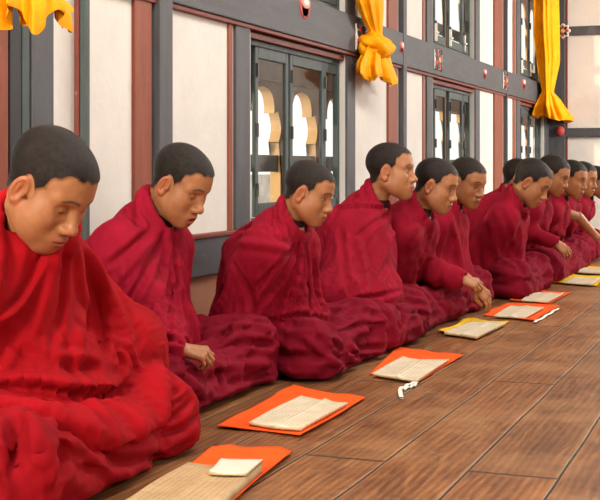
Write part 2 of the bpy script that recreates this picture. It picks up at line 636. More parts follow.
def head_mesh(step=0.0028, fat=0.0, mouth=0.0, eyes='open', neck_to=(-0.06, 0, -0.20), neck_r=0.050, skin=SKIN):
    """head + neck in the head frame: x forward, y left, z up.  -> verts, quads, tint"""
    lo = (min(-0.125, neck_to[0] - 0.07), -0.105, neck_to[2] - 0.02)
    hi = (0.135, 0.105, 0.128)
    g = G(lo, hi, step)
    w = 1.0 + 0.10 * fat
    d = ell(g, (-0.012, 0, 0.034), (0.094, 0.074, 0.079))
    d = smin(d, ell(g, (0.030, 0, 0.030), (0.058, 0.061, 0.058)), 0.03)
    d = smin(d, ell(g, (0.030, 0, -0.035), (0.052, 0.057 * w, 0.066)), 0.03)
    for s in (-1, 1):
        d = smin(d, ell(g, (0.046, s * 0.040 * w, -0.034), (0.030, 0.022, 0.030)), 0.032)        # cheekbone
        d = smin(d, cap(g, (-0.006, s * 0.051 * w, -0.056), (0.056, s * 0.018, -0.098), 0.020 + 0.004 * fat), 0.03)   # jaw
        d = smin(d, ell(g, (0.036, s * (0.036 + 0.006 * fat) * w, -0.064), (0.030, 0.020 + 0.002 * fat, 0.032)), 0.026)
    d = smin(d, ell(g, (0.046, 0, -0.074), (0.040, 0.040 * w, 0.038)), 0.024)
    d = smin(d, ell(g, (0.064, 0, -0.103), (0.017, 0.020, 0.015)), 0.024)                        # chin
    for s in (-1, 1):                                                                          # brow, socket, lids
        d = smin(d, cap(g, (0.082, s * 0.012, 0.016), (0.066, s * 0.044, 0.017), 0.009), 0.020)
        d = smax(d, -ell(g, (0.096, s * 0.031, -0.006), (0.020, 0.020, 0.013)), 0.016)
        lid = np.sqrt((g.x - f32(0.066)) ** 2 + (g.y - f32(s * 0.031)) ** 2 + (g.z + f32(0.006)) ** 2) - f32(0.0148)
        d = smin(d, lid, 0.006)
    nose = cap(g, (0.082, 0, 0.004), (0.102, 0, -0.038), 0.0078, 0.0105)
    nose = smin(nose, ell(g, (0.1025, 0, -0.041), (0.0115, 0.0125, 0.0105)), 0.008)
    for s in (-1, 1):
        nose = smin(nose, ell(g, (0.094, s * 0.0135, -0.045), (0.0120, 0.0085, 0.0085)), 0.007)
    d = smin(d, nose, 0.014)
    for s in (-1, 1):
        d = smax(d, -ell(g, (0.099, s * 0.0075, -0.053), (0.0055, 0.0036, 0.0045)), 0.003)
    mo = mouth
    d = smin(d, ell(g, (0.074, 0, -0.074 - 0.3 * mo), (0.022, 0.027, 0.018)), 0.016)            # muzzle
    up = ell(g, (0.090, 0, -0.0695), (0.0105, 0.0185, 0.0058))
    for s in (-1, 1):
        up = smin(up, cap(g, (0.094, s * 0.005, -0.0690), (0.082, s * 0.0225, -0.0745 - mo * 0.4), 0.0048, 0.0030), 0.004)
    d = smin(d, up, 0.005)
    lw = ell(g, (0.089 - 0.3 * mo, 0, -0.0820 - mo), (0.0095, 0.0160, 0.0062))
    d = smin(d, lw, 0.005)
    slit_z = -0.0758 - mo * 0.5
    if mo > 0.002:
        d = smax(d, -ell(g, (0.092, 0, slit_z), (0.016, 0.0155, 0.0022 + 0.48 * mo)), 0.002)
    for s in (-1, 1):
        d = smax(d, -cap(g, (0.101, 0, slit_z), (0.083, s * 0.024, slit_z - 0.0005), 0.0016), 0.002)
    # ears
    for s in (-1, 1):
        R = rot(-s * 0.45, 0.12, 0) .T
        c = np.array((-0.004, s * 0.079, -0.012))
        ear = ell(g, c, (0.0190, 0.0080, 0.0320), R)
        ear = smin(ear, ell(g, c + np.array((0.003, 0.0, -0.025)), (0.009, 0.006, 0.010), R), 0.008)
        on = R[1] * s                                                     # outward normal of the ear
        ear = smax(ear, -ell(g, c + on * 0.0085 + np.array((0.002, 0, 0.002)), (0.0135, 0.0095, 0.0240), R), 0.002)
        ear = smin(ear, ell(g, c + on * 0.001 + np.array((-0.003, 0, 0.002)), (0.0035, 0.0055, 0.0150), R), 0.004)   # antihelix
        ear = smin(ear, ell(g, c + on * 0.002 + np.array((0.0145, 0, -0.006)), (0.0045, 0.005, 0.0065), R), 0.003)   # tragus
        d = smin(d, ear, 0.006)
    nt = np.asarray(neck_to, float)
    d = smin(d, cap(g, (-0.030, 0, -0.035), nt, neck_r, neck_r * 1.12), 0.022)
    for s in (-1, 1):
        d = smin(d, cap(g, (-0.020, s * 0.050, -0.040), nt + np.array((0.035, s * 0.012, 0.02)), 0.013, 0.012), 0.02)
    V, Q = nets(g, d)
    E = edges_of(Q)
    V = smooth(V, E, 1, 0.4)
    # tint
    x, y, z = V.T
    ay = np.abs(y)
    T = np.tile(skin, (len(V), 1))

    def blend(mask, col):
        nonlocal T
        T = T * (1 - mask[:, None]) + np.asarray(col) * mask[:, None]
    cheek = np.exp(-(((x - 0.055) / 0.03) ** 2 + ((ay - 0.045) / 0.022) ** 2 + ((z + 0.035) / 0.024) ** 2))
    blend(0.30 * cheek, skin * (1.12, 0.78, 0.72))
    nosem = np.exp(-(((x - 0.105) / 0.016) ** 2 + (y / 0.018) ** 2 + ((z + 0.042) / 0.016) ** 2))
    blend(0.25 * nosem, skin * (1.05, 0.78, 0.72))
    earm = sstep(0.070, 0.080, ay) * sstep(0.05, 0.03, np.abs(z + 0.012)) * sstep(0.04, 0.02, np.abs(x + 0.004))
    blend(0.45 * earm, skin * (1.10, 0.60, 0.50))
    lipm = sstep(0.026, 0.019, ay) * sstep(0.070, 0.078, x) * sstep(-0.0895 - 1.6 * mo, -0.0865 - 1.4 * mo, z) * sstep(-0.0630, -0.0665, z)
    blend(0.75 * lipm, (0.36, 0.095, 0.068))
    slm = sstep(0.0030 + 0.3 * mo, 0.0010, np.abs(z - slit_z)) * sstep(0.026, 0.022, ay) * sstep(0.070, 0.076, x)
    blend(0.80 * slm, (0.09, 0.020, 0.018))
    nst = np.exp(-(((ay - 0.0075) / 0.0042) ** 2 + ((z + 0.053) / 0.0035) ** 2)) * sstep(0.088, 0.095, x)
    blend(0.75 * nst, (0.07, 0.025, 0.015))
    # eyebrows
    bz = 0.0195 + 0.0035 * np.sin((ay - 0.012) / 0.036 * math.pi) - 0.003 * sstep(0.03, 0.05, ay)
    brow = sstep(0.0046, 0.0020, np.abs(z - bz)) * sstep(0.008, 0.014, ay) * sstep(0.054, 0.044, ay) * sstep(0.03, 0.04, x)
    blend(0.85 * brow, (0.030, 0.019, 0.014))
    return V, Q, T


HAIR_EDGE = [(0.30, 0.066), (0.072, 0.066), (0.058, 0.063), (0.047, 0.048), (0.040, 0.026), (0.028, 0.010), (0.024, -0.014), (0.014, -0.022),
             (0.006, -0.012), (-0.016, -0.012), (-0.030, -0.026), (-0.042, -0.048), (-0.075, -0.062), (-0.30, -0.062), (-0.30, 0.40), (0.30, 0.40)]


def poly_sd(px, pz, poly):
    n = len(poly)
    d = np.full(len(px), 1e9)
    inside = np.zeros(len(px), bool)
    for i in range(n):
        ax, az = poly[i]; bx, bz = poly[(i + 1) % n]
        ex, ez = bx - ax, bz - az
        t = np.clip(((px - ax) * ex + (pz - az) * ez) / (ex * ex + ez * ez), 0, 1)
        d = np.minimum(d, np.hypot(px - ax - t * ex, pz - az - t * ez))
        c = (az > pz) != (bz > pz)
        xi = ax + (pz - az) / np.where(c, (bz - az) if bz != az else 1e-9, 1) * ex
        inside ^= c & (px < xi)
    return np.where(inside, -d, d)


def hair_mesh(V, Q, T, thick=0.0032):
    x, y, z = V.T
    sd = poly_sd(x, z - 0.10 * np.maximum(0, 0.0) , HAIR_EDGE)
    sd = sd + 0.0035 * vnoise(V * 90, 3)
    ear = np.zeros(len(V))
    for sg in (-1, 1):
        q = (V - np.array((-0.004, sg * 0.080, -0.012))) @ rot(-sg * 0.45, 0.12, 0)
        k = np.sqrt((q[:, 0] / np.where(q[:, 0] > 0, 0.0245, 0.0185)) ** 2 + (q[:, 1] / 0.0095) ** 2 + (q[:, 2] / 0.0315) ** 2)
        ear = np.maximum(ear, sstep(1.42, 1.22, k))
    dens = sstep(0.006, -0.010, sd) * (1 - ear)
    dens *= 0.74 + 0.26 * sstep(-0.03, 0.045, z + 0.012 * vnoise(V * 40, 8))      # clipped shorter at sides and nape
    keep = dens > 0.02
    Qk = Q[keep[Q].all(1)]
    used = np.unique(Qk)
    mp = np.full(len(V), -1); mp[used] = np.arange(len(used))
    n = normals(V, Q)
    Vh = V + n * (thick * sstep(0.0, 0.55, dens) + 0.0004)[:, None]
    return Vh[used], mp[Qk], T[used], dens[used]


def eye_patch(side, gaze=(0.0, 0.0), openness=1.0, r=0.0156):
    """almond of the open eye laid on the lid ball, with dark lash edge; head frame"""
    nu, nv = 29, 17
    V, C = [], []
    c = np.array((0.066, side * 0.031, -0.006))
    for i in range(nu):
        u = -1 + 2 * i / (nu - 1)
        for j in range(nv):
            v = -1 + 2 * j / (nv - 1)
            a = u * 0.72 + side * 0.12
            lim_u = 0.34 * openness * (1 - abs(u) ** 2.2) + 0.035
            lim_d = -0.26 * openness * (1 - abs(u) ** 2.0) - 0.03
            e = lim_u * v if v > 0 else -lim_d * v
            e += 0.05 * side * u
            dv = np.array((math.cos(a) * math.cos(e), math.sin(a) * math.cos(e), math.sin(e)))
            bulge = r + 0.0006 * max(0, 1 - abs(v) ** 4) * (1 - abs(u) ** 4)
            V.append(c + dv * bulge)
            rr = math.hypot(a - gaze[0] , (e - gaze[1]))
            col = (0.40, 0.35, 0.31)
            if abs(u) > 0.8: col = (0.50, 0.34, 0.28)
            if rr < 0.36: col = (0.030, 0.014, 0.009)
            if rr < 0.14: col = (0.006, 0.004, 0.004)
            if v > 0.62: col = (0.020, 0.012, 0.010)
            if v < -0.85: col = (0.22, 0.10, 0.06)
            C.append(col)
    Q = [(i * nv + j, (i + 1) * nv + j, (i + 1) * nv + j + 1, i * nv + j + 1) for i in range(nu - 1) for j in range(nv - 1)]
    return np.array(V), np.array(Q), np.array(C)


def lash_line(side, drop=-0.30, r=0.0152):
    """dark lash line of a lowered lid"""
    n = 23
    c = np.array((0.066, side * 0.031, -0.006))
    V, C = [], []
    for i in range(n):
        u = -1 + 2 * i / (n - 1)
        a = u * 0.85 + side * 0.12
        e = drop * (1 - 0.75 * u * u) + 0.03 * side * u
        th = 0.072 * (1 - u ** 4) + 0.014
        for k, off in enumerate((-th, 0, th)):
            dv = np.array((math.cos(a) * math.cos(e + off), math.sin(a) * math.cos(e + off), math.sin(e + off)))
            V.append(c + dv * (r + (0.0011 if k == 1 else 0.0002)))
            C.append((0.020, 0.011, 0.009))
    Q = [(i * 3 + k, (i + 1) * 3 + k, (i + 1) * 3 + k + 1, i * 3 + k + 1) for i in range(n - 1) for k in range(2)]
    return np.array(V), np.array(Q), np.array(C)


def hand_mesh(wrist, fdir, back, elbow, side=1, s=0.9, curl=(0.5, 0.9, 0.6), spread=0.10, step=0.0026, skin=SKIN, thumb=0.6):
    """one hand with five fingers and its forearm; side=+1 puts the thumb on back x fdir side"""
    x = np.asarray(fdir, float); x /= np.linalg.norm(x)
    zb = np.asarray(back, float); zb -= x * (zb @ x); zb /= np.linalg.norm(zb)
    y = np.cross(zb, x) * side
    R = np.stack([x, y, zb], 1)               # columns
    wrist = np.asarray(wrist, float)
    el = R.T @ (np.asarray(elbow, float) - wrist) / s
    el = el / max(np.linalg.norm(el), 1e-6) * min(np.linalg.norm(el), 0.20)
    lo = (min(-0.03, el[0] - 0.045), min(-0.06, el[1] - 0.045), min(-0.12, el[2] - 0.045))
    hi = (max(0.19, el[0] + 0.045), max(0.10, el[1] + 0.045), max(0.045, el[2] + 0.045))
    g = G(lo, hi, step / s)
    # palm: rows of capsules
    d = cap(g, (0.012, 0.012, 0), (0.082, 0.027, 0.002), 0.0165, 0.0135)
    for (ya, yb) in ((0.004, 0.009), (-0.006, -0.010), (-0.013, -0.027)):
        d = smin(d, cap(g, (0.012, ya, 0), (0.080 - abs(yb + 0.0) * 0.12, yb, 0.002), 0.0160, 0.0125), 0.012)
    d = smin(d, cap(g, el, (0.0, 0, 0), 0.036, 0.0235), 0.016)
    d = smin(d, ell(g, (0.0, 0, 0), (0.022, 0.027, 0.018)), 0.014)
    ys = (0.030, 0.0105, -0.0095, -0.0285)
    Ls = (0.070, 0.078, 0.072, 0.056)
    knk = (0.084, 0.088, 0.083, 0.074)
    tips = []
    for i in range(4):
        p = np.array((knk[i], ys[i], 0.001)); ang = 0.0
        sp = spread * (1.5 - i) * 0.5
        r = 0.0098 - 0.0006 * abs(i - 1)
        fd = None
        for j, fr in enumerate((0.45, 0.31, 0.24)):
            ang += curl[j] * (1 + 0.07 * (i - 1))
            q = p + Ls[i] * fr * np.array((math.cos(ang) * math.cos(sp), math.sin(sp) * math.cos(ang), -math.sin(ang)))
            seg = cap(g, p, q, r, r - 0.0010)
            if j == 0: seg = smin(seg, ell(g, p + (0, 0, 0.003), (0.011, 0.0098, 0.0095)), 0.006)
            fd = seg if fd is None else smin(fd, seg, 0.003)
            p = q; r -= 0.0008
        tips.append((p, i))
        d = np.where(d < fd, smin(d, fd, 0.005), smin(d, fd, 0.0035))
    t0 = np.array((0.022, 0.026, -0.006)); t1 = np.array((0.056, 0.046, -0.016 - 0.012 * thumb)); t2 = np.array((0.084, 0.046 - 0.014 * thumb, -0.022 - 0.022 * thumb)); t3 = t2 + np.array((0.020, -0.010 * thumb, -0.008 * thumb))
    th = smin(cap(g, t0, t1, 0.0145, 0.0118), smin(cap(g, t1, t2, 0.0112, 0.0098), cap(g, t2, t3, 0.0098, 0.0085), 0.004), 0.006)
    d = smin(d, th, 0.006)
    V, Q = nets(g, d)
    V = smooth(V, edges_of(Q), 1, 0.35)
    T = np.tile(skin * (1.0, 0.98, 0.96), (len(V), 1))
    kn = sum(np.exp(-((V - np.array((knk[i], ys[i], 0.010))) ** 2).sum(1) / 0.011 ** 2) for i in range(4))
    T *= (1 - 0.18 * np.clip(kn, 0, 1))[:, None] * np.array((1, 0.96, 0.94))
    for p, i in tips:
        dd = ((V - p) ** 2).sum(1)
        mk = np.exp(-dd / 0.010 ** 2)[:, None]
        T = T * (1 - 0.35 * mk) + np.array((0.52, 0.25, 0.16)) * 0.35 * mk
    if np.linalg.det(R) < 0: Q = Q[:, ::-1]
    return V * s @ R.T + wrist, Q, T


def join(parts):
    Vs, Qs, Ts, o = [], [], [], 0
    for V, Q, T in parts:
        Vs.append(V); Qs.append(Q + o); Ts.append(T); o += len(V)
    return np.concatenate(Vs), np.concatenate(Qs), np.concatenate(Ts)


def subdiv(V, Q):
    e = np.concatenate([Q[:, [0, 1]], Q[:, [1, 2]], Q[:, [2, 3]], Q[:, [3, 0]]])
    e.sort(axis=1)
    key = e[:, 0] * (len(V) + 1) + e[:, 1]
    uk, inv = np.unique(key, return_inverse=True)
    ue = np.stack([uk // (len(V) + 1), uk % (len(V) + 1)], 1)
    n, m = len(V), len(Q)
    em = (V[ue[:, 0]] + V[ue[:, 1]]) / 2
    fc = V[Q].mean(1)
    E0, E1, E2, E3 = [n + inv[k * m:(k + 1) * m] for k in range(4)]
    C = n + len(ue) + np.arange(m)
    Qn = np.concatenate([np.stack([Q[:, 0], E0, C, E3], 1), np.stack([E0, Q[:, 1], E1, C], 1),
                         np.stack([C, E1, Q[:, 2], E2], 1), np.stack([E3, C, E2, Q[:, 3]], 1)])
    return np.concatenate([V, em, fc]), Qn


def crumple(V, Q, flow, eps, iters, bend=0.06, lim=(-0.012, 0.03), seed=0, kick=0.004, along=0.0, freq=14.0, free=None, drop=0.0):
    """let the cloth buckle: it is a little too wide across the flow direction, so folds form along it"""
    V0 = V.copy(); n0 = normals(V, Q); n = len(V)
    E = np.unique(np.concatenate([edges_of(Q), np.sort(Q[:, [0, 2]], 1), np.sort(Q[:, [1, 3]], 1)]), axis=0)
    a, b = E.T
    e = V[b] - V[a]
    L0 = np.linalg.norm(e, axis=1) + 1e-9
    f = flow[a] + flow[b]
    f /= np.linalg.norm(f, axis=1, keepdims=True) + 1e-9
    c2 = ((e / L0[:, None] * f).sum(1)) ** 2
    ex = eps if np.isscalar(eps) else (eps[a] + eps[b]) / 2
    L = L0 * (1 + ex * (1 - c2) + along * ex * c2)
    deg = np.bincount(a, minlength=n) + np.bincount(b, minlength=n)
    inv = (1.0 / np.maximum(deg, 1))[:, None]
    sc = 1.0 if free is None else free[:, None]
    V = V + n0 * (kick * vnoise(V * freq + seed, seed))[:, None] * sc
    for it in range(iters):
        e = V[b] - V[a]
        l = np.linalg.norm(e, axis=1) + 1e-9
        g = e * ((l - L) / l * 0.5)[:, None]
        dV = np.empty_like(V); S = np.empty_like(V)
        for k in range(3):
            dV[:, k] = np.bincount(a, g[:, k], n) - np.bincount(b, g[:, k], n)
            S[:, k] = np.bincount(a, V[b, k], n) + np.bincount(b, V[a, k], n)
        V = V + sc * (dV * inv * 3.2)
        V = V + sc * bend * (S * inv - V)
        if drop: V[:, 2] -= drop * (sc[:, 0] if free is not None else 1)
        if it % 4 == 3 or it == iters - 1:
            d = ((V - V0) * n0).sum(1)
            V = V + n0 * (np.clip(d, lim[0], lim[1]) - d)[:, None]
            t = V - V0 - n0 * np.clip(d, lim[0], lim[1])[:, None]
            tl = np.linalg.norm(t, axis=1, keepdims=True)
            V = V - t * np.maximum(0, 1 - 0.03 / (tl + 1e-9))
    return V


def trace(bvh, seat, pts, xdef):
    """picture polyline -> points on the cloth"""
    out = []
    dense = []
    for (a, b) in zip(pts[:-1], pts[1:]):
        n = max(2, int(math.hypot(b[0] - a[0], b[1] - a[1]) / 3))
        dense += [(a[0] + (b[0] - a[0]) * k / n, a[1] + (b[1] - a[1]) * k / n) for k in range(n)]
    dense.append(pts[-1])
    o = Vector(CAM - seat)
    for p in dense:
        d = Vector(ray(*p)).normalized()
        h = bvh.ray_cast(o, d)
        if h[0] is not None: out.append(np.array(h[0]))
    return np.array(out)


def fold_cloth(V, Q, seat, folds):
    """press real folds into the cloth.  folds: (pts, width, amp, kind) kind r=ridge v=valley s=step"""
    if not folds: return V
    n = normals(V, Q)
    bvh = BVHTree.FromPolygons([tuple(v) for v in V], [tuple(q) for q in Q.tolist()])
    cam = CAM - seat
    view = V - cam; view /= np.linalg.norm(view, axis=1, keepdims=True)
    D = np.zeros(len(V))
    for pts, wd, amp, kind in folds:
        P = trace(bvh, seat, pts, 0)
        if len(P) < 3: continue
        lo, hi = P.min(0) - 3 * wd, P.max(0) + 3 * wd
        sel = np.where(((V > lo) & (V < hi)).all(1))[0]
        if not len(sel): continue
        X = V[sel]
        best = np.full(len(sel), 1e9); ti = np.zeros(len(sel)); sg = np.zeros(len(sel))
        for i in range(len(P) - 1):
            if np.linalg.norm(P[i + 1] - P[i]) > 0.06: continue
            dd, t = seg_dist(X, P[i], P[i + 1])
            m = dd < best
            best[m] = dd[m]; ti[m] = (i + t[m]) / (len(P) - 1)
            if kind == 's':
                tang = P[i + 1] - P[i]
                sg[m] = np.sign((np.cross(np.tile(tang, (m.sum(), 1)), view[sel][m]) * (X[m] - P[i])).sum(1))
        taper = np.minimum(1, 5 * np.minimum(ti, 1 - ti) + 0.25)
        w = wd * (0.6 + 0.4 * taper)
        q = best / w
        if kind == 'r': f = np.exp(-q * q) - 0.30 * np.exp(-((q - 1.7) / 0.8) ** 2)
        elif kind == 'v': f = -np.exp(-(q * 1.3) ** 2) + 0.35 * np.exp(-((q - 1.5) / 0.7) ** 2)
        else: f = np.where(sg > 0, np.exp(-(q * 0.75) ** 2), -np.exp(-(q * 1.6) ** 2)) * sstep(0, 0.28, q) * np.where(sg > 0, 1.0, 0.8)
        D[sel] += amp * f * taper
    return V + n * (1.3 * D)[:, None]


def person(name, seat, head, yaw=0, pitch=0, roll=0, hs=1.0, s=1.0, kneeL=(0.31, 0.30, 0.10), kneeR=(0.31, -0.30, 0.10),
           neck=None, mats=('robe_b', 'skirt_b'), res=0.008, hres=0.0032, fat=0.0, mouth=0.0, eyes='down', gaze=(0, 0),
           folds=(), sfolds=(), hands=(), label='', wide=1.0, shoulder=1.0, elbowR=None, elbowL=None, hem=None, seed=0,
           hump=0.0, lap=0.0, arm_bare=None, skin=SKIN, wrk=1.0, flare=1.0, reach=0.0, twist=0.5):
    seat = np.array((seat[0], seat[1], 0.0))
    P = empty(name, seat, label, 'person', 'people seated along the wall')
    hc = np.asarray(head) - seat                                  # head centre relative to the seat
    Rh = rot(math.radians(yaw), math.radians(pitch), math.radians(roll))
    if neck is None:
        sp_ = math.sin(math.radians(pitch))
        nb = hc + np.array((-0.076 - 0.03 * sp_, 0, -0.118 + 0.05 * sp_)) * hs
    else:
        nb = np.asarray(neck) - seat
    # ---- body: head, neck, torso, legs
    nt = Rh.T @ (nb + np.array((-0.01, 0, -0.03)) - hc) / hs
    V, Q, T = head_mesh(hres / hs, fat, mouth, eyes, nt, 0.050, skin)
    hv, hq, htint, hd = hair_mesh(V, Q, T)

    def to_body(v): return (v * hs) @ Rh.T + hc
    hip = np.array((0, 0, 0.12 * s))
    kL, kR = np.array(kneeL) * s, np.array(kneeR) * s
    chest = hip + (nb - hip) * 0.62 + np.array((-0.035 - hump, 0, 0)) * s
    sw = 0.155 * s * shoulder
    shR = nb + np.array((-0.035 * s, -sw, -0.115 * s)); shL = nb + np.array((-0.035 * s, sw, -0.115 * s))
    eR = np.array(elbowR) * s if elbowR is not None else np.array((0.05, -0.215 * wide, 0.20)) * s
    eL = np.array(elbowL) * s if elbowL is not None else np.array((0.05, 0.215 * wide, 0.20)) * s
    wR, wL = np.array((0.17 + reach, -0.06, 0.185)) * s, np.array((0.17 + reach, 0.06, 0.185)) * s
    aR, aL = np.array((kneeL[0] - 0.06, -0.08, 0.055)) * s, np.array((kneeR[0], 0.08, 0.055)) * s
    g = G((-0.25 * s, -0.45 * s, 0.0), (0.5 * s, 0.45 * s, nb[2] + 0.03), 0.014)
    d = smin(cap(g, hip, chest, 0.115 * s, 0.115 * s), cap(g, chest, nb - (0, 0, 0.03), 0.11 * s, 0.05 * hs), 0.05)
    for (sh, e, w) in ((shR, eR, wR), (shL, eL, wL)):
        d = smin(d, cap(g, nb - (0, 0, 0.05), sh, 0.05 * s, 0.045 * s), 0.03)
        d = smin(d, cap(g, sh, e, 0.045 * s, 0.036 * s), 0.02)
        d = smin(d, cap(g, e, w, 0.036 * s, 0.024 * s), 0.01)
    for (k, a, sg) in ((kL, aR, 1), (kR, aL, -1)):
        d = smin(d, cap(g, (0.02, sg * 0.09 * s, 0.11 * s), k * 0.88, 0.065 * s, 0.036 * s), 0.04)
        d = smin(d, cap(g, k * 0.88, a * 0.92, 0.036 * s, 0.028 * s), 0.02)
        d = smin(d, cap(g, a * 0.92, a * 0.92 + np.array((0.02, -sg * 0.08, -0.01)) * s, 0.030 * s, 0.024 * s), 0.02)
    bv, bq = nets(g, d)
    parts = [(to_body(V), Q, T), (bv, bq, np.tile(skin, (len(bv), 1)))]
    mesh_np('hair', to_body(hv), hq, M['hair'], P, attrs={'tint': htint, 'dens': hd})
    for sd in (-1, 1):
        if eyes == 'open': e = eye_patch(sd, gaze)
        elif eyes == 'half': e = eye_patch(sd, gaze, 0.55)
        else: e = lash_line(sd)
        mesh_np('eye', to_body(e[0]), e[1], M['eye'], P, attrs={'tint': e[2]})
    # ---- undershirt showing in the neck opening
    nd = hc + Rh @ np.array((-0.03, 0, -0.05)) * hs - nb
    nd = nd / np.linalg.norm(nd)
    g = G(nb - 0.16 * s, nb + 0.14 * s, 0.007)
    d = smin(cap(g, nb - nd * 0.12 * s, nb - nd * 0.022 + np.array((0.016, 0, 0)), 0.085 * s, 0.060 * hs), cap(g, shR * .45 + nb * .55 - (0, 0, .03), shL * .45 + nb * .55 - (0, 0, .03), 0.055 * s), 0.04)
    d = smax(d, -cap(g, nb + nd * 0.0, nb + nd * 0.2, 0.054 * hs), 0.006)
    sv, sq = nets(g, d)
    mesh_np('undershirt', sv, sq, M['shirt'], P)
    # ---- skirt wrapped over the crossed legs
    near = res < 0.0085
    r0 = res * (4 if near else 2)
    g = G((-0.27 * s, min(kR[1] - 0.16 * s, -0.34 * s), -0.03), (max(kL[0], kR[0]) + 0.20 * s, max(kL[1] + 0.16 * s, 0.34 * s), max(0.36 * s, kL[2] + 0.18, kR[2] + 0.18)), r0)

    def skirt_sdf(g):
        d = ell(g, (0.0, 0, 0.09 * s), (0.17 * s, 0.21 * s, 0.14 * s))
        for (k, a, sg) in ((kL, aR, 1), (kR, aL, -1)):
            d = smin(d, cap(g, (0.02, sg * 0.09 * s, 0.105 * s), k, 0.108 * s, 0.084 * s), 0.06 * s)
            d = smin(d, cap(g, k, a, 0.080 * s, 0.062 * s), 0.05 * s)
            d = smin(d, cap(g, k * (1, 1, 0) + (0, 0, 0.03), a * (1, 1, 0) + (0, 0, 0.02), 0.088 * s, 0.070 * s), 0.05 * s)   # cloth spreading on the floor
        d = smin(d, cap(g, (0.06 * s, 0, 0.08 * s), (0.24 * s, 0, (0.06 + lap) * s), 0.11 * s, 0.09 * s), 0.07 * s)
        return d
    ds = skirt_sdf(g)
    kv, kq = nets(g, smax(ds, f32(0.003) - g.z + 0 * ds, 0.02))

    def skirt_flow(V):
        best = np.full(len(V), 1e9); fl = np.zeros_like(V)
        for A, B in (((0, 0.05 * s, 0.12 * s), kL), ((0, -0.05 * s, 0.12 * s), kR), (kL, aR), (kR, aL)):
            A = np.asarray(A, float)
            dd, t = seg_dist(V, A, B)
            m = dd < best
            best[m] = dd[m]
            fl[m] = (B - A) / np.linalg.norm(B - A)
        fl = fl + np.stack([vnoise(V * 4 + k * 17, seed + k) for k in range(3)], 1) * 0.55
        return fl / np.linalg.norm(fl, axis=1, keepdims=True)
    kv = smooth(kv, edges_of(kq), 1, 0.5)
    fr = sstep(0.0, 0.05, kv[:, 2])

    def skirt_kick(V, fa, ft, sd):
        best = np.full(len(V), 1e9); c = np.zeros_like(V)
        for i, (A, B) in enumerate((((0, 0.05 * s, 0.12 * s), kL), ((0, -0.05 * s, 0.12 * s), kR), (kL, aR), (kR, aL))):
            A = np.asarray(A, float)
            dd, t = seg_dist(V, A, B)
            ax_ = (B - A) / np.linalg.norm(B - A)
            r_ = V - A; r_ = r_ - np.outer(r_ @ ax_, ax_)
            e1 = np.cross(ax_, (0, 0, 1.0)); e1 /= np.linalg.norm(e1); e2 = np.cross(e1, ax_)
            an = np.arctan2(r_ @ e2, r_ @ e1)
            m = dd < best
            best[m] = dd[m]
            c[m] = np.stack([an * fa + t * 1.3 * (1 if i % 2 else -1), t * ft, np.full(len(V), i * 3.3 + sd)], 1)[m]
        c[:, 0] += 0.5 * vnoise(V * 6, sd)
        return 1 - 2 * np.abs(vnoise(c, sd + 1))
    kv = kv + normals(kv, kq) * (s * wrk * fr * (0.012 * skirt_kick(kv, 1.9, 1.6, seed + 40) + 0.006 * skirt_kick(kv, 3.6, 2.6, seed + 50)))[:, None]
    kv = crumple(kv, kq, skirt_flow(kv), 0.20 * wrk, 60, 0.04, (-0.014, 0.026), seed, 0.004, 0.15, 12, fr * 0.9 + 0.1)
    kv, kq = subdiv(kv, kq)
    kv = smooth(kv, edges_of(kq), 1, 0.5)
    if near:
        kv = crumple(kv, kq, skirt_flow(kv), 0.12 * wrk, 50, 0.03, (-0.010, 0.014), seed + 3, 0.002, 0.15, 24)
        kv, kq = subdiv(kv, kq)
        kv = smooth(kv, edges_of(kq), 1, 0.5)
    kv = fold_cloth(kv, kq, seat, sfolds)
    kv = smooth(kv, edges_of(kq), 1, 0.4)
    kv[:, 2] = np.maximum(kv[:, 2], 0.003)
    skirt = mesh_np('skirt', kv, kq, M[mats[1]], P)
    # ---- hands rest on the skirt; then the body is closed
    bv_ = BVHTree.FromPolygons([tuple(v) for v in kv], [tuple(q) for q in kq.tolist()])
    hs_ = []
    for hnd in hands:
        hnd = dict(hnd)
        if 'on' in hnd:
            px = hnd.pop('on')
            h = bv_.ray_cast(Vector(CAM - seat), Vector(ray(*px)).normalized())
            if h[0] is None:
                q_ = Vector(on_x(px[0], px[1], 0.74) - seat)
                h = bv_.find_nearest(q_)
                print('MISS', px, h[0], q_)
            wv = np.array(h[0]) + np.array(h[1]) * 0.020 * hnd['s']
            hnd['wrist'] = wv
            hnd['elbow'] = wv + np.array(hnd.pop('eoff'))
        else:
            hnd['wrist'] = np.asarray(hnd['wrist']) - seat
            hnd['elbow'] = np.asarray(hnd['elbow']) - seat
        hs_.append(hnd)
        sh_ = shR if hnd['elbow'][1] < nb[1] + 0.02 else shL
        hnd_len = np.linalg.norm(hnd['elbow'] - hnd['wrist'])
        e_ = hnd['wrist'] + (hnd['elbow'] - hnd['wrist']) * min(1, 0.20 * hnd['s'] / hnd_len)
        hnd['sh'] = sh_
        ga = G(np.minimum(sh_, e_) - 0.07, np.maximum(sh_, e_) + 0.07, 0.014)
        noarm = hnd.pop('noarm', False)
        av, aq = nets(ga, cap(ga, sh_, e_, 0.042 * s, 0.033 * hnd['s']))
        if not noarm: parts.append((av, aq, np.tile(skin, (len(av), 1))))
        parts.append(hand_mesh(step=max(0.0024, hres), skin=skin, **{k_: v_ for k_, v_ in hnd.items() if k_ not in ('bare', 'sh')}))
    Vb, Qb, Tb = join(parts)
    body = mesh_np('body', Vb, Qb, M['skin'], P, attrs={'tint': Tb})
    # ---- shawl
    ymn = min(eR[1], shR[1]) - 0.16 * s; ymx = max(eL[1], shL[1]) + 0.16 * s
    g = G((-0.32 * s, ymn, 0.05), (0.52 * s, ymx, nb[2] + 0.10), r0 if not near else res * 2)
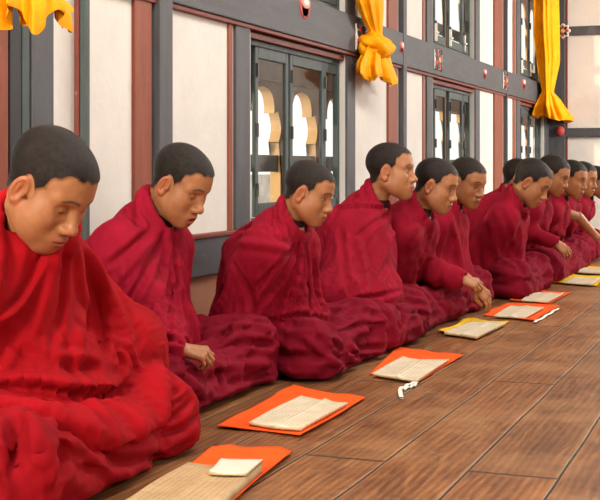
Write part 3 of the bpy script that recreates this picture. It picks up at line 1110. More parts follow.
    d = smin(cap(g, hip + (0, 0, 0.02), chest, 0.150 * s * flare, 0.138 * s), cap(g, chest, nb - nd * 0.07, 0.138 * s, 0.080 * s), 0.09)
    for (sh, e, w) in ((shR, eR, wR), (shL, eL, wL)):
        d = smin(d, cap(g, nb - nd * 0.05, sh, 0.055 * s, 0.066 * s), 0.07)
        d = smin(d, cap(g, sh, e, 0.072 * s, 0.078 * s), 0.08)
        d = smin(d, cap(g, e, w, 0.074 * s, 0.060 * s), 0.07)
        d = smin(d, cap(g, e, e + np.array((0.02, 0, -0.10)) * s, 0.075 * s, 0.066 * s), 0.05)
    d = smin(d, cap(g, chest + np.array((0.03, 0, -0.02)) * s, np.array((0.10 + reach * 0.6, 0, 0.19)) * s, 0.12 * s, 0.13 * s), 0.08)
    # drape resting on the lap inside the hem radius
    hemr = hem or (0.06, 0.0, 0.17, 0.24, 0.26)
    sk = skirt_sdf(g) - f32(0.016)
    reg = ell(g, (hemr[0] * s, hemr[1] * s, 0.16 * s), (hemr[2] * s, hemr[3] * s, hemr[4] * s))
    d = smin(d, smax(sk, reg, 0.012), 0.03)
    d = smax(d, f32(0.085 * s) - g.z + 0 * d, 0.02)
    for hnd in hs_:                                               # cloth opens where a hand comes out
        wv, ev = hnd['wrist'], hnd['elbow']
        fd = np.asarray(hnd['fdir'], float); fd = fd / np.linalg.norm(fd)
        if not hnd.get('bare'): d = smin(d, cap(g, hnd['sh'], ev, 0.068 * s, 0.060), 0.06)
        if not hnd.get('bare'): d = smin(d, cap(g, ev, wv - fd * 0.005, 0.058, 0.042), 0.04)
        d = smax(d, -cap(g, wv + fd * 0.012, wv + fd * 0.13, 0.030, 0.060), 0.010)
    # rolled collar, high behind the neck and open in front
    side = np.array((0, 1, 0.0)); fwd = np.cross(side, nd)
    cn = nb + nd * 0.012
    cl = torus(g, cn + fwd * 0.016, nd + fwd * 0.55, 0.078 * hs, 0.020 * s)
    d = smin(d, cl, 0.035)
    d = smax(d, -cap(g, nb + nd * -0.01 + fwd * 0.022, nb + nd * 0.20 + fwd * 0.08, 0.060 * hs, 0.105 * hs), 0.012)
    vv, vq = nets(g, d)

    def shawl_flow(V):
        r = V - nb
        ax = nb - hip; ax = ax / np.linalg.norm(ax)
        dn = -ax
        tan = np.cross(ax, r); tan /= np.linalg.norm(tan, axis=1, keepdims=True) + 1e-9
        h = -(r @ ax)
        sw_ = twist * sstep(0.02, 0.14, h) * (0.55 + 0.45 * sstep(0.42, 0.25, h))
        fl = dn[None] + tan * sw_[:, None] + np.stack([vnoise(V * 4 + k * 13, seed + 30 + k) for k in range(3)], 1) * 0.30
        return fl / np.linalg.norm(fl, axis=1, keepdims=True)
    hh = -((vv - nb) @ ((nb - hip) / np.linalg.norm(nb - hip)))
    fr = sstep(-0.05, 0.10, hh) * 0.85 + 0.15
    vv = smooth(vv, edges_of(vq), 1, 0.5)
    ax = (nb - hip) / np.linalg.norm(nb - hip)
    rel = vv - nb
    ang = np.arctan2(rel[:, 1], rel[:, 0] - 0.05 * s + 0.25 * hh)
    c1 = np.stack([ang * 2.3 + twist * hh * 7.0 + 0.5 * vnoise(vv * 5, seed), hh * 2.6, np.full(len(vv), seed * 3.1)], 1)
    fa = 1 - 2 * np.abs(vnoise(c1, seed + 1))
    c2 = np.stack([ang * 4.6 + twist * hh * 11.0 + 0.6 * vnoise(vv * 6, seed + 4), hh * 4.0, np.full(len(vv), seed * 1.7)], 1)
    fb = 1 - 2 * np.abs(vnoise(c2, seed + 2))
    amp = s * wrk * (0.004 + 0.016 * sstep(0.05, 0.30, hh))
    vv = vv + normals(vv, vq) * (amp * (0.8 * fa + 0.45 * fb) * sstep(-0.02, 0.08, hh))[:, None]
    vv = crumple(vv, vq, shawl_flow(vv), (0.06 + 0.14 * sstep(0.05, 0.30, hh)) * wrk, 60, 0.035, (-0.014, 0.024), seed + 5, 0.004, 0.05, 16, fr)
    if near:
        vv, vq = subdiv(vv, vq)
        vv = smooth(vv, edges_of(vq), 1, 0.5)
        h2 = -((vv - nb) @ ax)
        vv = crumple(vv, vq, shawl_flow(vv), (0.01 + 0.04 * sstep(0.04, 0.28, h2)) * wrk, 30, 0.03, (-0.006, 0.008), seed + 8, 0.001, 0.05, 26, sstep(-0.05, 0.10, h2) * 0.85 + 0.15)
    vv = fold_cloth(vv, vq, seat, folds)
    vv = smooth(vv, edges_of(vq), 1, 0.4)
    mesh_np('shawl', vv, vq, M[mats[0]], P)
    return P


# ------------------------------------------------------------------ the room
def st(o):
    o['kind'] = 'structure'
    return o


def U(px):                      # distance along the wall of a picture column, on the plaster plane
    return on_x(px, 100, 0.0)[1]


def ZW(px, py, x=0.0):
    return on_x(px, py, x)[2]


PER = 3.055
Y0, Y1 = -3.2, 12.62            # room ends
ZS0, ZS1 = ZW(200, 277.5, 0.03), ZW(200, 237.5, 0.03)      # sill band
ZB0, ZB1 = ZW(230, 22.0, 0.03), ZW(472, 58, 0.03)          # beam
print('Z', ZS0, ZS1, ZB0, ZB1)
ZTOP = 2.95
w1a, w1b = U(250.5), U(345)
WIN = [(w1a - PER, w1b - PER), (w1a, w1b), (U(433), U(474)), (U(520), U(544))]
print('WIN', WIN)

bm = bmesh.new(); add_box(bm, (-0.6, Y0, -0.06), (6.5, Y1 + 0.3, 0.0))
fl = st(bm_obj('floor', bm, M['floor']))
bm = bmesh.new(); add_box(bm, (-0.2, Y0, ZTOP), (6.5, Y1 + 0.3, ZTOP + 0.1))
st(bm_obj('ceiling', bm, M['ceil']))

# left wall: earth-red base, plaster fields between the openings, lintels
ZU1 = 2.55
bm = bmesh.new()
add_box(bm, (-0.062, Y0, 0.0), (0.0, Y1, ZS0 + 0.02), 1)
ys = [Y0] + [v for w in WIN for v in w] + [Y1]
for a, b in zip(ys[0::2], ys[1::2]):
    add_box(bm, (-0.062, a, ZS0 + 0.02), (0.0, b, ZTOP))
for a, b in WIN:
    add_box(bm, (-0.062, a, ZS0 + 0.02), (0.0, b, ZS1))
    add_box(bm, (-0.062, a, ZB0), (0.0, b, ZB1))
    add_box(bm, (-0.062, a, ZU1), (0.0, b, ZTOP))
st(bm_obj('wall_left', bm, [M['plaster'], M['terracotta']]))
# back wall
bm = bmesh.new(); add_box(bm, (-0.16, Y1, 0.0), (6.5, Y1 + 0.16, ZTOP))
st(bm_obj('wall_back', bm, M['plaster']))
# right and front walls with window bays (outside the frame, they let the daylight in)
def pierced(name, axis, at, lo, hi, holes, z0, z1):
    bm = bmesh.new()
    cuts = [lo] + [v for h in holes for v in h] + [hi]

    def bx(a, b, c, d):
        if axis == 'x': add_box(bm, (at, a, c), (at + 0.2, b, d))
        else: add_box(bm, (a, at, c), (b, at + 0.2, d))
    bx(lo, hi, 0.0, z0); bx(lo, hi, z1, ZTOP)
    for a, b in zip(cuts[0::2], cuts[1::2]): bx(a, b, z0, z1)
    return st(bm_obj(name, bm, M['plaster']))


pierced('wall_right', 'x', 6.3, Y0, Y1, [(2.2, 3.6), (5.2, 6.6), (8.6, 10.0)], 0.7, 2.3)
pierced('wall_front', 'y', Y0 - 0.2, -0.2, 6.5, [(0.2, 2.2)], 0.3, 2.5)

tn = [0]


def trim(lo, hi, mat, bev=0.005):
    tn[0] += 1
    return st(box_obj('trim_%d' % tn[0], lo, hi, mat, bevel=bev))


# sill band and its ledge
trim((-0.02, Y0, ZS0), (0.022, Y1, ZS1 - 0.006), M['greybeam'])
trim((-0.02, Y0, ZS1 - 0.006), (0.032, Y1, ZS1 + 0.012), M['redtrim'], 0.004)
# long beam with a red moulding under it
trim((-0.02, Y0, ZB0 + 0.016), (0.030, Y1, ZB1), M['greybeam'])
trim((-0.02, Y0, ZB0 - 0.002), (0.022, Y1, ZB0 + 0.015), M['redtrim'], 0.003)


def post(p0, p1, mat, x1=0.012, z0=None, z1=ZTOP):
    """upright between two picture columns: far side seen at the wall, near face at its front"""
    a, b = on_x(p0, 100, 0.0)[1], on_x(p1, 100, x1)[1]
    trim((-0.03, a, ZS1 + 0.012 if z0 is None else z0), (x1, b, z1), mat, 0.003)


# bay by bay (columns read off the photograph)
post(-14, 8.5, M['red'], 0.010)
post(8.3, 21.3, M['black_pt'], 0.006)  # flat black strip painted in for the shade of the recess beside the casement
post(20.6, 29.8, M['teal'], 0.010)
post(28.8, 54, M['grey'], 0.014)
post(131.5, 152, M['red'], 0.014)
post(151.5, 173, M['grey'], 0.034)
post(227, 233, M['red'], 0.008)
post(233.2, 250.3, M['grey'], 0.014)
post(345.2, 355.5, M['grey'], 0.012)
post(386.5, 398, M['red'], 0.014)
post(398.3, 407, M['grey'], 0.034)
post(422, 425, M['red'], 0.006)
post(425.2, 433, M['grey'], 0.014)
post(474.2, 480, M['grey'], 0.012)
post(493, 503, M['red'], 0.014)
post(503.2, 508, M['grey'], 0.034)
post(512.3, 515.5, M['red'], 0.006)
post(515.6, 520, M['grey'], 0.010)
post(544.2, 549, M['grey'], 0.010)
# slim painted pole standing off the plaster beside the first monk
pa, pb = on_x(78.5, 100, 0.03)[1], on_x(86.0, 100, 0.055)[1]
trim((0.030, pa + 0.006, 0.0), (0.055, max(pb, pa + 0.03), ZTOP), M['teal'], 0.003)
trim((0.012, pa, 0.0), (0.030, pa + 0.02, ZTOP), M['redtrim'], 0.003)
# corner post and bars of the back wall
cx0, cx1 = on_y(545, 100, Y1 - 0.05)[0], on_y(565, 100, Y1 - 0.05)[0]
trim((max(cx0, 0.0), Y1 - 0.06, 0), (cx1, Y1, ZTOP), M['grey'])
for (ya, yb) in ((26.5, 35.5), (128, 137)):
    trim((cx1, Y1 - 0.04, on_y(580, yb, Y1)[2]), (6.4, Y1, on_y(580, ya, Y1)[2]), M['greybeam'])
trim((cx1, Y1 - 0.015, 0), (cx1 + 0.02, Y1, ZTOP), M['redtrim'], 0.002)


# ---- windows
def window(n, a, b, z0, z1, panes, latch=False):
    wn = empty('window_%d' % n, (-0.05, (a + b) / 2, z0), kind='structure')
    o = np.array((-0.05, (a + b) / 2, z0))

    def part(name, boxes, mat, bev=0.004):
        bm = bmesh.new()
        for lo, hi in boxes: add_box(bm, np.array(lo) - o, np.array(hi) - o)
        return bm_obj(name, bm, mat, wn, bevel=bev)
    fw = 0.022
    part('window_frame', [((-0.062, a, z0), (-0.030, a + fw, z1)), ((-0.062, b - fw, z0), (-0.030, b, z1)),
                          ((-0.062, a + fw, z1 - 0.05), (-0.030, b - fw, z1)), ((-0.062, a + fw, z0), (-0.030, b - fw, z0 + 0.035))], M['teal'])
    part('head_trim', [((-0.029, a + 0.005, z1 - 0.026), (-0.004, b, z1 + 0.0))], M['redtrim'], 0.003)
    part('side_trim', [((-0.029, a, z0), (-0.012, a + 0.010, z1))], M['redtrim'], 0.003)
    # casements between the given fractions
    for (p0, p1) in panes:
        sw = min(0.036, 0.022 if b > 8 else 0.036)
        y0, y1 = p0 - sw, p1 + sw
        zz0, zz1 = z0 + 0.04, z1 - 0.035
        cs = part('casement', [((-0.056, y0, zz0), (-0.038, p0, zz1)), ((-0.056, p1, zz0), (-0.038, y1, zz1)),
                               ((-0.056, p0, zz1 - 0.065), (-0.038, p1, zz1)), ((-0.056, p0, zz0), (-0.038, p1, zz0 + 0.06))], M['teal'])
        bm = bmesh.new()
        add_box(bm, np.array((-0.049, p0 - 0.004, zz0 + 0.055)) - o, np.array((-0.046, p1 + 0.004, zz1 - 0.06)) - o)
        bm_obj('pane', bm, M['glass'], cs)
        hb = []
        for zc in (zz0 + 0.12, (zz0 + zz1) / 2, zz1 - 0.12):
            hb.append(((-0.0385, y0 + 0.004, zc - 0.03), (-0.026, y0 + 0.014, zc + 0.03)))
        bm = bmesh.new()
        for lo, hi in hb: add_box(bm, np.array(lo) - o, np.array(hi) - o)
        bm_obj('hinge', bm, M['iron'], cs)
    if latch:
        for (p0, p1) in panes:
            bm = bmesh.new()
            add_box(bm, np.array((-0.036, p0 - 0.03, z0 + 0.05)) - o, np.array((-0.020, p0 - 0.012, z0 + 0.17)) - o)
            add_box(bm, np.array((-0.030, p0 - 0.045, z0 + 0.10)) - o, np.array((-0.012, p0 + 0.004, z0 + 0.115)) - o)
            bm_obj('bolt_latch', bm, M['white_pt'], wn, bevel=0.003)
    return wn


def split(px):                 # picture columns of one opening -> pane pairs along the wall (at the pane plane)
    return [(on_x(p, 120, -0.038)[1], on_x(q, 120, -0.050)[1]) for p, q in px]


P1 = split([(258.5, 283.5), (293, 320), (326, 342)])
rel = [((p - w1a), (q - w1a)) for p, q in P1]
n = 0
for k, (a, b) in enumerate(WIN):
    sc = (b - a) / (w1b - w1a)
    pn = [(a + p * sc, a + q * sc) for p, q in rel]
    if k == 2: pn = split([(435.5, 443.5), (450, 460.5), (464, 471.5)])
    if k == 3: pn = split([(521.5, 528), (530, 535.5), (538, 542.5)])
    n += 1; window(n, a, b, ZS1 + 0.012, ZB0 - 0.008, pn)
    n += 1; window(n, a, b, ZB1, ZU1, pn, latch=True)


# ---- outside: a carved screen with stepped arches in front of each window, sunlit parapet beyond
def arch_outline(w, h):
    """half profile from the foot to the crown of a stepped trefoil opening (y from centre, z)"""
    pts = [(w, 0.0), (w, h * 0.60)]

    def arc(cy, cz, r, a0, a1, n=9):
        for i in range(n + 1):
            t = math.radians(a0 + (a1 - a0) * i / n)
            pts.append((cy + r * math.cos(t), cz + r * math.sin(t)))
    arc(w * 0.62, h * 0.72, w * 0.42, -50, 82)
    arc(w * 0.20, h * 0.855, w * 0.44, -12, 88)
    pts.append((0.0, h * 0.855 + w * 0.47))
    return pts


def screen(k, ys, z0, z1, thick=0.06, tall=0.80):
    x0, x1 = -0.41 - thick, -0.41
    a, b = ys[0], ys[-1]
    root = empty('trim_%d' % (100 + k), (x0, (a + b) / 2, z0), None, None, None, 'structure')
    o = np.array((x0, (a + b) / 2, z0))
    sp = ys
    bm = bmesh.new()
    for y0, y1 in zip(sp[:-1], sp[1:]):
        yc, hw = (y0 + y1) / 2, (y1 - y0) / 2
        hp = arch_outline(hw * 0.84, (z1 - z0) * tall)
        prof = [(yc - p[0], z0 + p[1]) for p in hp] + [(yc + p[0], z0 + p[1]) for p in hp[::-1][1:]]
        nP = len(prof)
        outer = []
        for i, (py, pz) in enumerate(prof):
            t = i / (nP - 1)
            if t < 0.36: outer.append((y0, z0 + (z1 - z0) * t / 0.36))
            elif t > 0.64: outer.append((y1, z1 - (z1 - z0) * (t - 0.64) / 0.36))
            else: outer.append((y0 + (y1 - y0) * (t - 0.36) / 0.28, z1))
        rings = []
        for (x, ring) in ((x1, outer), (x1, prof), (x0, prof), (x0, outer)):
            rings.append([bm.verts.new(np.array((x, p[0], p[1])) - o) for p in ring])
        for r0, r1, mi in ((rings[0], rings[1], 0), (rings[1], rings[2], 1), (rings[2], rings[3], 1)):
            for i in range(nP - 1):
                f = bm.faces.new((r0[i], r0[i + 1], r1[i + 1], r1[i]))
                f.material_index = mi
    bm_obj('screen_panel', bm, [M['screen'], M['ochre']], root)
    bm = bmesh.new()
    add_box(bm, np.array((x0 + 0.2 * thick, a, z0 + 0.27)) - o, np.array((x1 - 0.2 * thick, b, z0 + 0.36)) - o)
    bm_obj('screen_rail', bm, M['grey'], root, bevel=0.004)
    bm = bmesh.new()
    add_box(bm, np.array((x0 - 0.03, a - 0.1, z0 - 0.35)) - o, np.array((x1 + 0.02, b + 0.1, z0)) - o)
    bm_obj('parapet', bm, M['screen'], root, bevel=0.01)
    bm = bmesh.new()
    add_box(bm, np.array((x0 - 0.03, a - 0.1, z1)) - o, np.array((x1 + 0.02, b + 0.1, z1 + 0.3)) - o)
    bm_obj('lintel', bm, M['screen'], root, bevel=0.01)


k = 0
edge = [on_x(p, 100, -0.41)[1] - w1a for p in (250, 283.5, 319.5, 341.5, 372)]
pitch = edge[2] - edge[1]
edge = [edge[1] + pitch * (i - 3) for i in range(8)]
for wi, (a, b) in enumerate(WIN):
    for (z0, z1) in ((ZS1 - 0.02, ZB0 + 0.0), (ZB1, ZU1)):
        screen(k, [a + e for e in edge], z0, z1, (0.06, 0.06, 0.028, 0.016)[wi], (0.8, 0.8, 0.92, 0.95)[wi]); k += 1
# distant parapet and ground outside
bm = bmesh.new(); add_box(bm, (-9.0, -6, -0.6), (-8.6, 30, 0.55))
st(bm_obj('wall_outer_court', bm, M['outwall']))
bm = bmesh.new(); add_box(bm, (-9.0, -6, -0.8), (-0.6, 30, -0.6))
st(bm_obj('floor_outer_court', bm, M['outwall']))

# ---- painted ornaments on the timber
def rosette(name, c, axis, hw, hh, label, group, style='panel'):
    """painted carved flower plaque. axis 'x' lies on the wall beam, 'y' on the back wall"""
    root = empty(name, c, label, 'ornament', group)

    def P(u, v, d):
        return (d, u, v) if axis == 'x' else (u, -d, v)

    def disc(nm, cu, cv, ru, rv, d0, d1, mat, ang=0.0, n=20):
        bm = bmesh.new()
        ring0, ring1 = [], []
        for i in range(n):
            t = 2 * math.pi * i / n
            x, y = ru * math.cos(t), rv * math.sin(t)
            xx, yy = x * math.cos(ang) - y * math.sin(ang), x * math.sin(ang) + y * math.cos(ang)
            ring0.append(bm.verts.new(P(cu + xx, cv + yy, d0)))
            ring1.append(bm.verts.new(P(cu + xx * 0.86, cv + yy * 0.86, d1)))
        for i in range(n):
            bm.faces.new((ring0[i], ring0[(i + 1) % n], ring1[(i + 1) % n], ring1[i]))
        bm.faces.new(ring1)
        return bm_obj(nm, bm, mat, root, smooth=False)
    if style == 'panel':
        bm = bmesh.new()
        lo, hi = P(-hw, -hh, 0.0), P(hw, hh, 0.008)
        add_box(bm, np.minimum(lo, hi), np.maximum(lo, hi))
        bm_obj('plaque', bm, M['white_pt'], root, bevel=0.003)
        for i in range(8):
            a = math.pi / 4 * i + math.pi / 8
            q = (0.52 * hw * math.cos(a), 0.58 * hh * math.sin(a))
            disc('petal', q[0], q[1], 0.40 * hw, 0.22 * hw, 0.008, 0.013, (M['red_pt'], M['black_pt'])[i % 2], math.atan2(q[1], q[0]))
        for q in ((-.74, -.8), (.74, -.8), (-.74, .8), (.74, .8)):
            disc('corner_leaf', q[0] * hw, q[1] * hh, 0.22 * hw, 0.17 * hw, 0.008, 0.012, M['black_pt'], math.atan2(q[1], q[0]))
        disc('boss', 0, 0, 0.22 * hw, 0.22 * hw, 0.010, 0.018, M['gold_pt'])
    elif style == 'flower':
        for i in range(8):
            a = math.pi / 4 * i
            disc('petal', 0.60 * hw * math.cos(a), 0.60 * hh * math.sin(a), 0.42 * hw, 0.30 * hw, 0.0, 0.012, M['white_pt'], a)
            disc('petal', 0.52 * hw * math.cos(a), 0.52 * hh * math.sin(a), 0.28 * hw, 0.17 * hw, 0.010, 0.016, (M['red_pt'], M['black_pt'])[i % 2], a)
        disc('boss', 0, 0, 0.26 * hw, 0.26 * hw, 0.010, 0.022, M['gold_pt'])
    else:
        for i, a in enumerate((-1.0, -0.4, 0.4, 1.0)):
            disc('petal', 0.42 * hw * math.sin(a), -0.40 * hh, 0.50 * hw, 0.30 * hw, 0.0, 0.005, M['red_pt'], math.pi / 2 - a * 0.6)
        disc('bud', 0, 0.22 * hh, 0.62 * hw, 0.66 * hh, 0.0, 0.010, M['pink_pt'])
        disc('bud_heart', 0, 0.26 * hh, 0.30 * hw, 0.36 * hh, 0.010, 0.013, M['white_pt'])
    return root


def orn(px, py, wpx, hpx, x, label, style, group):
    c = on_x(px, py, x)
    hw = abs(on_x(px + wpx / 2, py, x)[1] - on_x(px - wpx / 2, py, x)[1]) / 2
    hh = abs(on_x(px, py - hpx / 2, x)[2] - on_x(px, py + hpx / 2, x)[2]) / 2
    rosette('painted_rosette' if style == 'panel' else 'painted_lotus', c, 'x', hw, hh, label, group, style)


orn(360.0, 38, 9.5, 26, 0.0295, 'painted flower plaque on the grey beam beside the knotted yellow curtain', 'panel', 'painted plaques on the beam')
orn(437.5, 60, 7.5, 20, 0.0295, 'painted flower plaque on the grey beam above the second lower window', 'panel', 'painted plaques on the beam')
orn(505.0, 81, 4.5, 17, 0.0295, 'painted flower plaque on the grey post crossing the beam near the far window', 'panel', 'painted plaques on the beam')
orn(304.5, 5, 15, 20, 0.0295, 'pink lotus painted on the beam above the nearest window', 'lotus', 'painted lotuses on the beam')
orn(401.3, 46.5, 5, 12, 0.0295, 'pink lotus on the grey post right of the knotted curtain', 'lotus', 'painted lotuses on the beam')
orn(484.5, 73, 4, 9, 0.0295, 'small pink lotus on the beam left of the far red post', 'lotus', 'painted lotuses on the beam')
orn(523.5, 83, 4, 9, 0.0295, 'small pink lotus on the beam left of the far hanging curtain', 'lotus', 'painted lotuses on the beam')
c = on_y(563.0, 31, Y1 - 0.062)
rosette('painted_rosette', c, 'y', 0.075, 0.075, 'eight-petalled painted flower on the corner post of the back wall', 'painted plaques on the beam', 'flower')


# ---- saffron curtains gathered on the beam
def loft(name, rings, mat, parent=None, closed=True):
    """rings: list of (n,3) arrays"""
    n = len(rings[0])
    V = np.concatenate(rings)
    Q = []
    for r in range(len(rings) - 1):
        for i in range(n if closed else n - 1):
            j = (i + 1) % n
            Q.append((r * n + i, r * n + j, (r + 1) * n + j, (r + 1) * n + i))
    return mesh_np(name, V, np.array(Q), mat, parent)


def curtain(name, prof, label, x, origin_px, seed, pleats=9, knot=None, sway=0.0):
    """prof: list of (px, py, half width px, pleat depth, dip) down the cloth; hangs in plane x"""
    o = on_x(origin_px[0], origin_px[1], x)
    root = empty(name, o, label, 'curtain', 'saffron curtains on the wall')
    rng = np.random.RandomState(seed)
    ph = rng.rand(6) * 6.28
    n = 120
    ts = np.linspace(0, 2 * np.pi, n, endpoint=False)
    pr = np.array([p[:5] for p in prof], float)
    s = np.arange(len(pr))
    ss = np.linspace(0, len(pr) - 1, 56)
    rings = []
    for q in ss:
        px, py, hw, dp, dip = [np.interp(q, s, pr[:, k]) for k in range(5)]
        c = on_x(px, py, x) - o
        hwm = abs(on_x(px + hw, py, x)[1] - on_x(px - hw, py, x)[1]) / 2
        th = hwm * 0.20 + 0.006
        f = q / (len(pr) - 1)
        pl = np.cos(pleats * ts + ph[0] + 1.1 * np.sin(2 * ts + ph[1]) + 0.9 * math.sin(3 * f + ph[2])) + 0.5 * np.cos((2 * pleats + 1) * ts + ph[3])
        r = 1 + dp * pl
        hx = np.cos(ts) * hwm * 0.72 * r
        hz = np.sin(ts) * th * r
        zz = c[2] + dip * (np.cos(pleats * 0.5 * ts + ph[4]) * 0.5 - np.sin(ts) * 0.35 + 0.3 * np.cos(ts + ph[5]))
        rings.append(np.stack([c[0] + hz, c[1] + hx, zz], 1))
    loft('drape', rings, M['curtain'], root)
    if knot:
        px, py, rp = knot
        c = on_x(px, py, x) - o
        R = abs(on_x(px + rp, py, x)[1] - on_x(px - rp, py, x)[1]) / 2
        for kk in range(3):
            bm = bmesh.new()
            a0 = kk * 1.05
            N1, N2 = 40, 14
            V = []
            for i in range(N1):
                t = 2 * math.pi * i / N1
                ax = np.array((0.35 * math.sin(a0), math.cos(a0), 0.6 * math.sin(a0 + .4))); ax /= np.linalg.norm(ax)
                e1 = np.cross(ax, (0.3, 0.2, 1.0)); e1 /= np.linalg.norm(e1); e2 = np.cross(ax, e1)
                rad = R * 0.66
                ctr = rad * (e1 * math.cos(t) + e2 * math.sin(t))
                dr = ctr / np.linalg.norm(ctr)
                for j in range(N2):
                    u = 2 * math.pi * j / N2
                    rr = R * (0.42 + 0.10 * math.cos(3 * t + 2 * u + kk) + 0.04 * math.cos(5 * u))
                    V.append(ctr + rr * (dr * math.cos(u) + ax * math.sin(u) * 1.2))
            Q = [(i * N2 + j, ((i + 1) % N1) * N2 + j, ((i + 1) % N1) * N2 + (j + 1) % N2, i * N2 + (j + 1) % N2) for i in range(N1) for j in range(N2)]
            mesh_np('knot', np.array(V) * (0.40, 0.85, 0.36) * (1, 1, 1) + c, np.array(Q), M['curtain'], root)
    return root


curtain('curtain', [(368.5, -60, 13, .10, 0), (368.5, -20, 13, .12, 0), (369.5, 6, 12, .14, 0), (372.5, 22, 8.5, .12, 0), (375.5, 33, 5.5, .10, 0), (376.5, 44, 9, .1, 0),
                    (375.5, 55, 12, .14, 0), (374.5, 66, 15, .20, .01), (376, 75, 17, .22, .03), (377, 78, 16.5, .20, .04)],
        'saffron yellow curtain tied in a fat knot over the beam right of the nearest window', 0.095, (372, 0), 4, 8, knot=(375.5, 47, 11))
curtain('curtain', [(546, -60, 8, .1, 0), (546, 0, 8, .14, 0), (546.5, 35, 8, .14, 0), (548, 62, 7, .14, 0), (547.5, 80, 5, .12, 0), (547.5, 92, 3.6, .1, 0), (549, 99, 6.5, .16, 0),
                    (550, 107, 9, .2, .01), (552.5, 116, 11.5, .22, .02), (553, 119, 12, .2, .03)],
        'long saffron yellow curtain hanging by the far corner post, tied low', 0.10, (546, 0), 9, 7)
curtain('curtain', [(24, -60, 17, .10, 0), (25, -30, 18, .14, 0), (29, -16, 24, .16, 0), (34, -6, 33, .17, .01), (37, 6, 40, .18, .03), (37, 15, 41, .18, .055), (37, 18, 40, .17, .07)],
        'saffron yellow curtain with scalloped hem at the upper left above the nearest person', 0.22, (38, 0), 12, 9)
# small red painted knob under the far curtain
kc = on_y(560, 131, Y1 - 0.08)
bm = bmesh.new(); bmesh.ops.create_uvsphere(bm, u_segments=20, v_segments=12, radius=0.045)
for v in bm.verts: v.co.z *= 1.1; v.co.y *= 0.8; v.co.x *= (1 + 0.08 * math.cos(6 * math.atan2(v.co.x, v.co.y)))
ko = prop(bm_obj('wooden_knob', bm, M['red_pt'], smooth=True), 'small round red knob on the corner post below the far curtain', 'knob')
ko.location = kc


# ------------------------------------------------------------------ wraps and books on the floor
def bilin(c, u, v):
    a, b, cc, d = [np.asarray(k) for k in c]          # near-left, far-left, far-right, near-right
    return (a * (1 - u) + d * u) * (1 - v) + (b * (1 - u) + cc * u) * v


def wrap(c_px, label, mat, seed, group, ridge=0.006, nu=44, nv=34):
    """square cloth lying open on the boards"""
    c = [on_floor(*p) for p in c_px]
    o = sum(c) / 4
    rng = np.random.RandomState(seed)
    UV = np.array([(i / (nu - 1), j / (nv - 1)) for i in range(nu) for j in range(nv)])
    P = np.array([bilin(c, u, v) for u, v in UV])
    e = np.minimum(np.minimum(UV[:, 0], 1 - UV[:, 0]), np.minimum(UV[:, 1], 1 - UV[:, 1]))
    nz = vnoise(np.c_[UV * 5, np.full(len(UV), seed)], seed)
    nz2 = vnoise(np.c_[UV * 2.2, np.full(len(UV), seed + 9)], seed)
    ctr = P - o
    P = P + ctr * ((0.075 * nz2 + 0.03 * nz) * sstep(0.12, 0.0, e))[:, None]
    z = 0.0035 + ridge * (0.5 + 0.5 * nz) * (0.10 + 0.90 * sstep(0.11, 0.02, e)) + 0.004 * sstep(0.03, 0.0, e) * (1 + nz2)
    P[:, 2] = z
    Vt = np.concatenate([P, P - (0, 0, 0.0025)]) - o * (1, 1, 0)
    m = nu * nv
    Q = [(i * nv + j, (i + 1) * nv + j, (i + 1) * nv + j + 1, i * nv + j + 1) for i in range(nu - 1) for j in range(nv - 1)]
    Q += [(m + q[3], m + q[2], m + q[1], m + q[0]) for q in Q]
    bd = [i * nv for i in range(nu)] + [(nu - 1) * nv + j for j in range(1, nv)] + [i * nv + nv - 1 for i in range(nu - 2, -1, -1)] + [j for j in range(nv - 2, 0, -1)]
    for a, b in zip(bd, bd[1:] + bd[:1]): Q.append((a, b, m + b, m + a)[::-1])
    ob = mesh_np('book_wrap', Vt, np.array(Q), mat)
    ob.location = (o[0], o[1], 0)
    return prop(ob, label, 'cloth wrap', group)


def leaf(name, c, o, z0, th, mat, parent, curl=0.004, seed=0, nu=16, nv=10, edge=None):
    """a stack of loose leaves: top printed, sides paper"""
    UV = np.array([(i / (nu - 1), j / (nv - 1)) for i in range(nu) for j in range(nv)])
    P = np.array([bilin(c, u, v) for u, v in UV])
    nz = vnoise(np.c_[UV * 2.0, np.full(len(UV), seed + .5)], seed)
    P[:, 2] = z0 + th + curl * (nz + 1) * (0.3 + 0.7 * (2 * np.abs(UV[:, 0] - .5)) ** 2)
    B = P.copy(); B[:, 2] = z0
    V = np.concatenate([P, B]) - o * (1, 1, 0)
    m = nu * nv
    Q = [(i * nv + j, (i + 1) * nv + j, (i + 1) * nv + j + 1, i * nv + j + 1) for i in range(nu - 1) for j in range(nv - 1)]
    nt = len(Q)
    Q += [(m + q[3], m + q[2], m + q[1], m + q[0]) for q in Q]
    bd = [i * nv for i in range(nu)] + [(nu - 1) * nv + j for j in range(1, nv)] + [i * nv + nv - 1 for i in range(nu - 2, -1, -1)] + [j for j in range(nv - 2, 0, -1)]
    for a, b in zip(bd, bd[1:] + bd[:1]): Q.append((a, b, m + b, m + a)[::-1])
    ob = mesh_np(name, V, np.array(Q), mat, parent, smooth=False)
    me = ob.data
    uv = me.uv_layers.new(name='UVMap')
    vi = np.empty(len(me.loops), np.int32); me.loops.foreach_get('vertex_index', vi)
    uvv = UV[vi % m][:, [1, 0]]
    uv.data.foreach_set('uv', uvv.astype(np.float32).ravel())
    me.materials.append(M['kraft'])
    mi = np.ones(len(me.polygons), np.int32); mi[:nt] = 0
    me.polygons.foreach_set('material_index', mi)
    return ob


